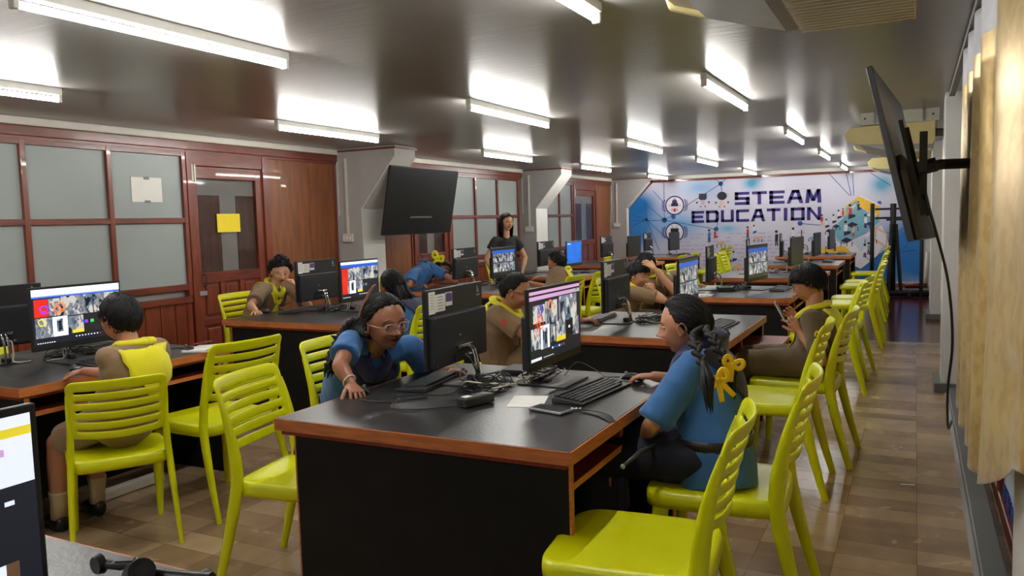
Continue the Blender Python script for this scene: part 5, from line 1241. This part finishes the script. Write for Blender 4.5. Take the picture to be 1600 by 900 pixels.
    Fd = sl.cross(up).normalized(); Fd = Fd if Fd.dot(F) > 0 else -Fd     # chest direction
    No = N+OFF
    if 'scarf' in sp:
        sm = sp['scarf']; f_ = MB()
        knot = snap(No - up*.115*s + Fd*.12*s, .014)
        ring = []
        for t in np.linspace(-PI, PI, 25)[:-1]:
            # t = 0 front
            c_, s_ = math.cos(t), math.sin(t); h = .012*s + (-.070*s*max(0, c_)**2) + .022*s*max(0, -c_)
            ring.append(No + up*h + Fd*(c_*(.066+.03*max(0, c_)))*s + sl*s_*.072*s)
        sk = sp.get('scarft', 1.0); f_.tube(ring+[ring[0]], .020*s*sk, sm, 10, flat=.72)
        # cloth over the shoulders and the pointed back
        nu, nv = 12, 9; vs_ = []
        for j in range(nv):
            v_ = j/(nv-1)
            for i in range(nu):
                u_ = i/(nu-1)*2-1; wd = .105*sk*(1-v_*.97)+.004
                p = No - up*(.005+.20*v_)*s*sp.get('scarfback', 1) - Fd*(.075)*s + sl*u_*wd*s*1.1; vs_.append(snap(p, .010) if j else p+up*.015*s+Fd*.02*s)
        f_.add(vs_, [[j*nu+i, j*nu+i+1, (j+1)*nu+i+1, (j+1)*nu+i] for j in range(nv-1) for i in range(nu-1)], sm)
        for sg in (-1, 1):
            nu, nv = 7, 8; vs_ = []
            for j in range(nv):
                v_ = j/(nv-1)
                for i in range(nu):
                    u_ = i/(nu-1); a = No + sl*sg*(.045+.045*sk*u_)*s + up*(-.0-.022*u_)*s - Fd*.01*s; p = a.lerp(knot + sl*sg*.030*sk*u_*s - up*.012*u_*s, v_); vs_.append(snap(p + Fd*.02*s*(1-abs(v_-.5)), .009 if u_ > .2 else .014))
            f_.add(vs_, [[j*nu+i, j*nu+i+1, (j+1)*nu+i+1, (j+1)*nu+i] for j in range(nv-1) for i in range(nu-1)], sm)
        o = f_.build('neckerchief', root, smooth=True, solid=.004)
        f_ = MB(); f_.ell(knot, (.017*s, .017*s, .02*s), 'papery' if sm == 'yellow' else sm); 
        for sg in (-1, 1):
            pts = [knot, snap(knot - up*.06*s + sl*sg*.012*s, .010), snap(knot - up*.13*s + sl*sg*.026*s, .010), snap(knot - up*.19*s + sl*sg*.03*s, .010)]
            f_.tube(cat(pts, 4), [.010*s + .012*s*k/12 for k in range(13)], sm, 8, flat=.2, up=Fd)
        f_.build('scarf_tails', root, smooth=True)
        if sm == 'yellow' and sp.get('backmark'):
            f_ = MB(); b_ = snap(No - up*.07*s - Fd*.08*s, .018)
            for a, c_ in (((-.015, 0), (-.015, -.04)), ((-.015, -.005), (.012, -.035)), ((.012, 0), (.012, -.04))): f_.tube([b_+sl*a[0]+up*a[1], b_+sl*c_[0]+up*c_[1]], .0035, 'black', 5, flat=.5)
            f_.build('back_mark', root)
    # ---- pocket, name strip, patches
    if sp.get('badges') and detail:
        f_ = MB()
        def patch(u_, v_, w_, h_, m_, bk=1):
            c = No - up*v_*s + sl*u_*s + Fd*.13*s*bk; n0 = 3; vs_ = []
            for j in range(n0):
                for i in range(n0+1): vs_.append(snap(c + sl*(i/n0-.5)*w_ + up*(j/(n0-1)-.5)*h_, .005))
            f_.add(vs_, [[j*(n0+1)+i, j*(n0+1)+i+1, (j+1)*(n0+1)+i+1, (j+1)*(n0+1)+i] for j in range(n0-1) for i in range(n0)], m_)
        patch(-sp['badges']*.085, .17, .06, .018, 'paper')
        patch(-sp['badges']*.085, .145, .05, .02, 'purple' if top != 'blue' else 'paper')
        patch(sp['badges']*.085, .17, .025, .03, 'redpatch')
        f_.build('name_patches', root, solid=.002)
        f_ = MB()
        for sg in (-1, 1):
            c = No - up*.225*s + sl*sg*.085*s + Fd*.13*s; vs_ = []
            for j in range(4):
                for i in range(5): vs_.append(snap(c + sl*(i/4-.5)*.075*s + up*(j/3-.5)*.07*s, .003))
            f_.add(vs_, [[j*5+i, j*5+i+1, (j+1)*5+i+1, (j+1)*5+i] for j in range(3) for i in range(4)], top)
        f_.build('pocket', root, solid=.003)
    if sp.get('sleevebadge') is not None:
        S, E = (SR, eR) if sp['sleevebadge'] > 0 else (SL, eL); f_ = MB(); c = S.lerp(E, .38)+OFF; out = V(sp['badgeout']).normalized(); c = snap2(sb, c, out); q = frame(out)
        f_.loft([(c-out*.002, q @ V((.017, 0, 0)), q @ V((0, 0, .023))), (c+out*.004, q @ V((.017, 0, 0)), q @ V((0, 0, .023)))], sp.get('badgecol', 'yellow'), 16); f_.loft([(c+out*.004, q @ V((.009, 0, 0)), q @ V((0, 0, .011))), (c+out*.0055, q @ V((.009, 0, 0)), q @ V((0, 0, .011)))], 'redpatch', 10)
        f_.build('sleeve_badge', root)
    # ---- shirt collar
    if sp.get('collar', True) and detail:
        f_ = MB()
        for sg in (-1, 1):
            vs_ = []
            for j in range(3):
                for i in range(7):
                    t = i/6; an = PI*(1-t)*.98 + .25*t; r_ = (.060+.022*j)*s; p = No + up*(.008-.020*j - .035*t*t - .012*j*t)*s + (Fd*math.cos(an) + sl*sg*math.sin(an))*r_; vs_.append(p)
            f_.add(vs_, [[j*7+i, j*7+i+1, (j+1)*7+i+1, (j+1)*7+i] for j in range(2) for i in range(6)], top)
        f_.build('collar', root, smooth=True, solid=.003)
    # ---- glasses
    if 'glasses' in sp:
        gm = sp['glasses']; f_ = MB(); c0 = H+OFF; Q = lambda x, y, z: c0 + R @ (V((x, y, z))*hs)
        for sg in (-1, 1):
            if gm == 'clear': pts = [Q(sg*.30+.20*math.cos(t), .88-.05*abs(math.cos(t)), -.02+.175*math.sin(t)) for t in np.linspace(0, 2*PI, 25)]
            else: pts = [Q(sg*.30+math.copysign(.19*abs(math.cos(t))**.6, math.cos(t)), .86-.04*abs(math.cos(t)), .0+math.copysign(.11*abs(math.sin(t))**.7, math.sin(t))) for t in np.linspace(0, 2*PI, 25)]
            f_.tube(pts, (.016 if gm == 'clear' else .012)*hs, gm if gm == 'clear' else 'black', 6)
            f_.tube([Q(sg*.49, .83, .03), Q(sg*.66, .62, .05), Q(sg*.76, .1, .05), Q(sg*.76, -.1, .0)], .014*hs, gm if gm == 'clear' else 'black', 6)
        f_.tube([Q(-.10, .89, .0), Q(0, .915, .03), Q(.10, .89, .0)], .013*hs, gm if gm == 'clear' else 'black', 6)
        go = f_.build('glasses', root, smooth=True)
        for sg in (-1, 1):
            f_ = MB(); f_.loft([(Q(sg*.30, .865, -.02 if gm == 'clear' else 0), R @ V((.18*hs, 0, 0)), R @ V((0, 0, (.16 if gm == 'clear' else .10)*hs))), (Q(sg*.30, .870, -.02 if gm == 'clear' else 0), R @ V((.18*hs, 0, 0)), R @ V((0, 0, (.16 if gm == 'clear' else .10)*hs)))], 'lens', 18)
            f_.build('lens', go)
    info = dict(root=root, OFF=OFF, N=N, up=up, sl=sl, Fd=Fd, sb=sb, R=R, H=H, SR=SR, SL=SL, eR=eR, eL=eL, WR=WR, WL=WL, snap=snap, P=P, Rt=Rt, F=F, s=s)
    return info
def snap2(sb, c, out):
    q, nr, _, _ = sb.ray_cast(c + out*.3, -out); return q if q is not None else c
# ------------------------------------------------------------------ the people of the class
Z = V((0, 0, 1))
# girl with two braids, right foreground, facing the screen
Hd = at(1070, 508, x=-.80)
def h10(m_, T, R_, hs):
    c = Hd
    a = [T(Hd + R_ @ V((.42, -.62, -.35))*hs), T(at(1085, 530, x=-.66)), T(at(1098, 565, x=-.60)), T(at(1107, 600, x=-.57)), T(at(1110, 640, x=-.56))]
    global B10a, B10b
    B10a = braid(m_, a, .023, 14, .14)
    b_ = [T(Hd + R_ @ V((-.42, -.62, -.35))*hs), T(at(1108, 520, x=-.62)), T(at(1128, 555, x=-.56)), T(at(1145, 590, x=-.53)), T(at(1146, 618, x=-.53))]
    B10b = braid(m_, b_, .020, 14, .12)
pv = V((-.665, 2.95, .575)); nk = V((-.735, Hd.y+.01, .955))
i10 = person('girl in blue with two braids tied by yellow ribbons', dict(pelvis=pv, face=180, neck=nk, head=Hd, look=(-1, -.10, -.16), skin='skinB', top='blue', dress=True, bottom='darknavy', skirt=True, slouch=.0, sw=.150,  # dark navy lap: shade under the desk put into her blue skirt's colour
    wR=at(1022, 588, z=.785), wL=V((-.90, 2.84, .64)), eL=at(1020, 662, y=2.77), poleR=(.3, .8, -.6), hR=dict(d=(-1, -.06, -.05), n=(0, 0, -1), curl=(.30, .45, .35)), hL=dict(d=(-1, .5, -.2)),
    hair=dict(style='pulled', seed=3, part=True, locks=230, wild=.05, len=.6, thick=.05, extra=h10), scarf='navy', scarfback=1.0, collar=False, scarft=1.7, sleeve=.97, hem=-.34))
bow('hair_ribbon', i10['root'], at(1121, 590, x=-.57)+i10['OFF']+V((.01, -.035, 0)), .72, R=Matrix.Rotation(-.5, 3, 'Y') @ Matrix.Rotation(.3, 3, 'Z')); bow('hair_ribbon', i10['root'], at(1143, 566, x=-.53)+i10['OFF']+V((.01, -.03, 0)), .62, R=Matrix.Rotation(.4, 3, 'Y') @ Matrix.Rotation(.4, 3, 'Z'))
f = MB(); q = i10; rings = []
for t in np.linspace(0, 2*PI, 30):
    c = q['P'] + q['OFF'] + q['up']*.065; rr = q['Rt']*math.cos(t) + q['F']*math.sin(t); p = q['sb'].ray_cast(c + rr*.5, -rr)[0]; rings.append((p if p is not None else c + rr*.16) + rr*.003)
f.tube(rings, .019, 'belt', 8, flat=.25, up=Z) if False else None
vs = []; 
for p in rings: rr = (p-(q['P']+q['OFF'])); rr.z = 0; rr.normalize(); vs += [p + V((0, 0, -.019)) + rr*.002, p + V((0, 0, .019)) + rr*.002]
f.add(vs, [[2*i, 2*i+2, 2*i+3, 2*i+1] for i in range(len(rings)-1)], 'belt'); f.build('belt', i10['root'], smooth=True, solid=.005)
f = MB(); f.tube([at(975, 727, x=-.88)+i10['OFF'], at(1000, 706, x=-.86)+i10['OFF'], at(1035, 690, x=-.84)+i10['OFF']], [.006, .009, .007], 'dgrey', 8); f.ell(at(973, 729, x=-.88)+i10['OFF'], (.009, .009, .009), 'silver'); f.build('purse_strap', i10['root'], smooth=True)
# girl with clear glasses, centre
Hd7 = at(601, 503, x=-2.12)
def h7(m_, T, R_, hs):
    r_ = random.Random(2)
    a = [T(Hd7 + R_ @ V((.55, -.35, -.25))*hs), T(at(553, 510, x=-2.28)), T(at(535, 530, x=-2.34)), T(at(519, 560, x=-2.36)), T(at(513, 585, x=-2.36))]
    braid(m_, a, .030, 14, .05)
    b_ = [T(Hd7 + R_ @ V((-.5, -.6, -.3))*hs), T(Hd7 + V((-.22, .12, -.14))), T(Hd7 + V((-.27, .16, -.32)))]; braid(m_, b_, .024, 9, .06)
i7 = person('girl in a blue shirt with clear glasses, hand on a mouse', dict(pelvis=(-2.50, 3.12, .56), face=-8, neck=(-2.24, 2.95, .885), head=Hd7, look=(1, -.42, -.16), hup=(.05, -.1, 1), skin='skinC', lip='lipd', openm=1, fat=.5, hs=.121,
    top='blue', bottom='darknavy', skirt=True, shR=at(548, 532, x=-2.27), shL=at(640, 540, x=-2.12), wR=at(549, 600, x=-2.125), eR=at(531, 572, x=-2.20), wL=(-1.93, 3.16, .775), poleL=(-.4, .6, -.4),
    hR=dict(d=(.66, -.42, -.30), n=(-.1, 0, -1), curl=(.35, .55, .4), spread=.16), hL=dict(d=(.5, -.8, 0)), glasses='clear', scarf='navy', scarft=1.5, badges=1, sleeve=.62, collar=True,
    hair=dict(style='pulled', seed=8, part=True, locks=320, wild=.25, thick=.08, len=.5, extra=h7), sleevebadge=None))
f = MB(); w = i7['WR'] + i7['OFF'] - (i7['WR']-i7['eR']).normalized()*.018; d = (i7['WR']-i7['eR']).normalized(); a = d.cross(Z).normalized(); b_ = d.cross(a)
f.tube([w + (a*math.cos(t)+b_*math.sin(t))*.028 + d*.006*math.sin(t) for t in np.linspace(0, 2*PI, 20)], .004, 'whitecord', 6); f.build('bracelet', i7['root'], smooth=True)
# boy in the left foreground
Hd1 = at(188, 497, x=-3.44)
i1 = person('boy in a brown scout shirt, left foreground, back to the camera', dict(pelvis=(-3.43, 2.51, .565), face=168, neck=at(210, 539, y=2.55), head=Hd1, look=(-1, -.02, -.08), skin='skinB', top='brown', bottom='brown', leg=.82, s=1.03, slouch=.06,
    sw=.135, eL=at(197, 588, y=2.45), wL=at(132, 580, z=.795), wR=(-3.70, 2.72, .62), poleR=(0, 1, -.8), hL=dict(d=(-1, -.3, -.12), n=(0, 0, -1), curl=(.3, .5, .3), spread=.08), shdir=(0, 1, 0), glasses='dark', scarf='yellow', scarft=1.1, sleeve=.7,
    kL=at(90, 692, y=2.38), aL=at(92, 806, y=2.38), kR=at(90, 692, y=2.38)+V((0, .2, .02)), hair=dict(style='short', seed=5, thick=.09, locks=300, wild=.12, len=.4), sockm='sock', collar=False))
# boy with dark glasses, middle
Hd8 = at(806, 455, x=-2.27)
i8 = person('short haired boy in brown with dark glasses, behind the video call screen', dict(pelvis=(-2.47, 4.72, .565), face=2, neck=(-2.37, Hd8.y+.02, .925), head=Hd8, look=(1, .12, -.22), skin='skinB', fat=1.0, tw=1.12, top='brown', bottom='brown', leg=.85, shdir=(.1, -1, 0),
    wR=(-2.02, 4.60, .80), wL=(-2.0, 4.95, .79), poleR=(-.2, -.9, -.5), hR=dict(d=(.6, .6, .2)), glasses='dark', scarf='yellow', badges=1, sleeve=.72, hair=dict(style='crew', seed=6, thick=.045, locks=260, wild=.1, len=.25), collar=True, sleevebadge=1, badgeout=(.2, -1, .1), badgecol='redpatch'))
# boy looking at his phone
Hd11 = at(1263, 443, y=5.14); o11 = at(1219, 487, y=5.06)
i11 = person('boy in a brown shirt and yellow scarf, looking down at his phone', dict(pelvis=(-.545, 5.10, .57), face=180, neck=at(1274, 482, y=5.12), head=Hd11, look=(-1, -.05, -.50), skin='skinB', top='brown2', bottom='brown2', leg=1.1, shdir=(.05, 1, 0),
    wL=at(1250, 519, y=4.97), wR=at(1248, 499, y=5.16), poleL=(.3, -.5, -1), poleR=(.2, .6, -1), hL=dict(d=(-.55, -.05, .85), n=(-.2, .9, .1), curl=(.3, .7, .6), sg=1), hR=dict(d=(-.8, -.2, .65), n=(0, -1, .2), curl=(.3, .7, .6)),
    scarf='yellow', sleeve=.8, sleevebadge=-1, badgeout=(.35, -1, .1), hair=dict(style='fringe', seed=9, thick=.11, locks=420, wild=.35, len=.38), collar=False, sockm='shoe'))
g = empty('smartphone', o11, 0, 'smartphone held up by the boy on the right', 'phone'); Rp = Matrix.Rotation(math.radians(4), 3, 'Z') @ Matrix.Rotation(math.radians(-28), 3, 'Y')
f = MB(); f.box((0, 0, 0), (.010, .062, .135), 'cream', Rp, .003); f.build('phone_case', g); f = MB(); f.box(Rp @ V((.0062, 0, 0)), (.001, .055, .125), 's_off', Rp); f.build('phone_screen', g)
# curly haired boy behind the left desk
Hd2 = at(438, 424, x=-5.10)
i2 = person('curly haired boy in brown with a yellow scarf, before the wooden door', dict(pelvis=(-5.26, 5.30, .60), face=-12, neck=(-5.16, Hd2.y-.02, .955), head=Hd2, look=(.78, -.62, -.30), skin='skinA', top='brown', bottom='brown', s=1.12, shdir=(-.42, -.91, 0),
    shR=at(413, 450, x=-5.13), eR=at(392, 478, x=-5.06), wR=at(400, 486, x=-4.97), wL=at(462, 448, x=-4.93), eL=at(484, 480, x=-4.86), poleR=(-.4, -.9, -.2), hR=dict(d=(.75, -.45, -.1), n=(0, 0, -1)), hL=dict(d=(-.5, -.1, .9), n=(-.6, -.3, -.2), curl=(.8, .9, .5)), scarf='yellow', badges=1, sleeve=.75,
    hair=dict(style='short', seed=12, thick=.12, locks=200, wild=.7, len=.30, curls=330)))
# girl holding her head, back to the camera
Hd3 = at(612, 446, x=-3.50)
def h3(m_, T, R_, hs):
    for k in range(70):
        r_ = random.Random(k); p = Hd3 + R_ @ V((r_.uniform(-.45, .45), -.75+r_.uniform(-.2, .15), -.1+r_.uniform(-.4, .4)))*hs; m_.tube([T(p), T(p + R_ @ V((r_.uniform(-.1, .1), -.25, -.6))*hs), T(p + R_ @ V((r_.uniform(-.2, .2), -.3, -1.0-r_.uniform(0, .3)))*hs)], [.012, .014, .003], 'hair', 5)
i3 = person('girl in a blue shirt resting her head on her hand, seen from behind', dict(pelvis=(-3.40, 4.85, .56), face=160, neck=(-3.44, Hd3.y+.05, .89), head=Hd3, look=(-.92, .25, -.05), skin='skinC', lip='lipd', top='blue', bottom='darknavy', skirt=True, shdir=(.25, 1, 0),
    wL=at(573, 468, x=-3.62), eL=at(566, 498, x=-3.60), wR=(-3.85, 5.1, .78), hL=dict(d=(.25, .25, .9), n=(.6, .5, .1), curl=(.2, .3, .3), sg=1), scarf='navy', scarfback=.6, sleeve=.7, hair=dict(style='pulled', seed=15, thick=.09, locks=200, wild=.15, extra=h3), collar=False), 0)
# girl lying on her arms
Hd4 = at(691, 421, x=-4.90)
i4 = person('girl in a blue shirt with a yellow bow, lying over her folded arms', dict(pelvis=(-5.16, 7.22, .56), face=35, neck=at(671, 417, x=-5.0), head=Hd4, look=(.85, -.15, -.55), hup=(-.3, .7, .6), skin='skinC', lip='lipd', top='blue', bottom='darknavy', skirt=True, shR=at(646, 428, x=-4.98), shL=at(660, 411, x=-5.10),
    wR=at(655, 443, z=.80), eR=at(640, 446, x=-4.95), wL=at(678, 440, z=.80), eL=at(712, 440, z=.81), hR=dict(d=(.8, .1, -.15), n=(0, 0, -1)), hL=dict(d=(-.6, -.6, -.1), n=(0, 0, -1), sg=1), scarf='navy', scarfback=.8, sleeve=.7, hair=dict(style='long', seed=18, thick=.12, locks=160, wild=.2, len=.6), collar=False), 0)
bow('hair_bow', i4['root'], at(684, 403, x=-4.93) + i4['OFF'], 1.5, 'yellow', Matrix.Rotation(.5, 3, 'Y'))
# standing woman
Hd5 = at(791, 347, x=-4.62)
def h5(m_, T, R_, hs):
    for k in range(150):
        r_ = random.Random(k); a = r_.uniform(-2.6, 2.6); x, y = math.sin(a)*.74, -math.cos(a)*.70-.12
        if y > .25: continue
        p = Hd5 + R_ @ V((x, y, -.0+r_.uniform(-.2, .3)))*hs; L_ = r_.uniform(1.45, 1.7)
        m_.tube([T(p), T(p + R_ @ V((x*.05, y*.05, -.7))*hs), T(p + R_ @ V((x*.02, y*.0+.05, -L_))*hs)], [.012, .016, .006], 'hair', 5)
y5 = Hd5.y
i5 = person('woman standing in a black dress', dict(pelvis=(Hd5.x-.01, y5+.0, .90), face=-35, neck=(Hd5.x-.02, y5+.01, Hd5.z-.185), tw=.86, head=Hd5, look=(.88, -.48, -.06), skin='skinA', top='blackcloth', stand=True, s=1.12, sw=.122, hs=.112, sleeve=.5,
    wR=V((Hd5.x-.10, y5-.15, .79)), wL=V((Hd5.x+.13, y5+.13, .79)), shdir=(-.57, -.82, 0), hR=dict(d=(.1, 0, -1), n=(.5, .8, 0)), hL=dict(d=(.1, 0, -1), n=(-.5, -.8, 0)), poleR=(-.6, -.6, 0), poleL=(.3, .9, 0), hair=dict(style='long', seed=21, thick=.06, locks=150, wild=.03, len=.7, part=True, extra=h5), collar=False), 1)
# boy with the scarf down his back
Hd6 = at(870, 409, x=-3.50)
i6 = person('boy in brown with the yellow scarf down his back, facing left', dict(pelvis=(-3.42, 7.62, .56), face=170, neck=(-3.46, Hd6.y+.04, .91), head=Hd6, look=(-1, -.12, -.12), skin='skinB', top='brown', bottom='brown', shdir=(.1, 1, 0), wL=at(845, 433, x=-3.86), eL=at(872, 436, x=-3.62), wR=(-3.8, 7.9, .79),
    hL=dict(d=(-1, 0, 0), n=(0, 0, -1)), scarf='yellow', backmark=True, sleeve=.8, hair=dict(style='short', seed=22, thick=.10, locks=160, wild=.15), collar=False), 0)
# two boys leaning together
Hd9 = at(998, 429, x=-2.19)
i9 = person('boy in brown with his fist at his cheek', dict(pelvis=(-2.36, 6.86, .56), face=15, neck=(-2.26, Hd9.y+.02, .86), head=Hd9, look=(.88, -.28, -.18), skin='skinA', top='brown', bottom='brown', shdir=(.3, -1, 0), wR=at(1022, 455, x=-2.03), eR=at(1037, 469, x=-1.95), wL=(-1.98, 7.2, .79), poleL=(0, .8, -.3),
    hR=dict(d=(-.3, .1, .9), n=(-.9, .2, .2), curl=(1.1, 1.2, .7), sg=1), scarf='yellow', sleeve=.75, hair=dict(style='fringe', seed=25, thick=.10, locks=190, wild=.1, len=.5), collar=True), 0)
Hd9b = at(1004, 418, x=-2.14)+V((-.08, .34, .0))
i9b = person('boy in brown with an arm raised to his head', dict(pelvis=(-2.30, 7.42, .56), face=-5, neck=at(1036, 432, x=-2.06), head=Hd9b, look=(.3, -.7, -.5), skin='skinA', top='brown', bottom='brown', shR=at(1040, 436, x=-1.98), shL=at(1056, 430, x=-2.06),
    wR=at(1022, 419, x=-2.02), eR=at(1056, 457, x=-1.86), wL=(-1.9, 7.62, .79), hR=dict(d=(-.8, .1, .55), n=(0, .5, -.8), curl=(.15, .25, .2)), scarf='yellow', sleeve=.5, hair=dict(style='short', seed=27, thick=.10, locks=120), collar=False), 0)
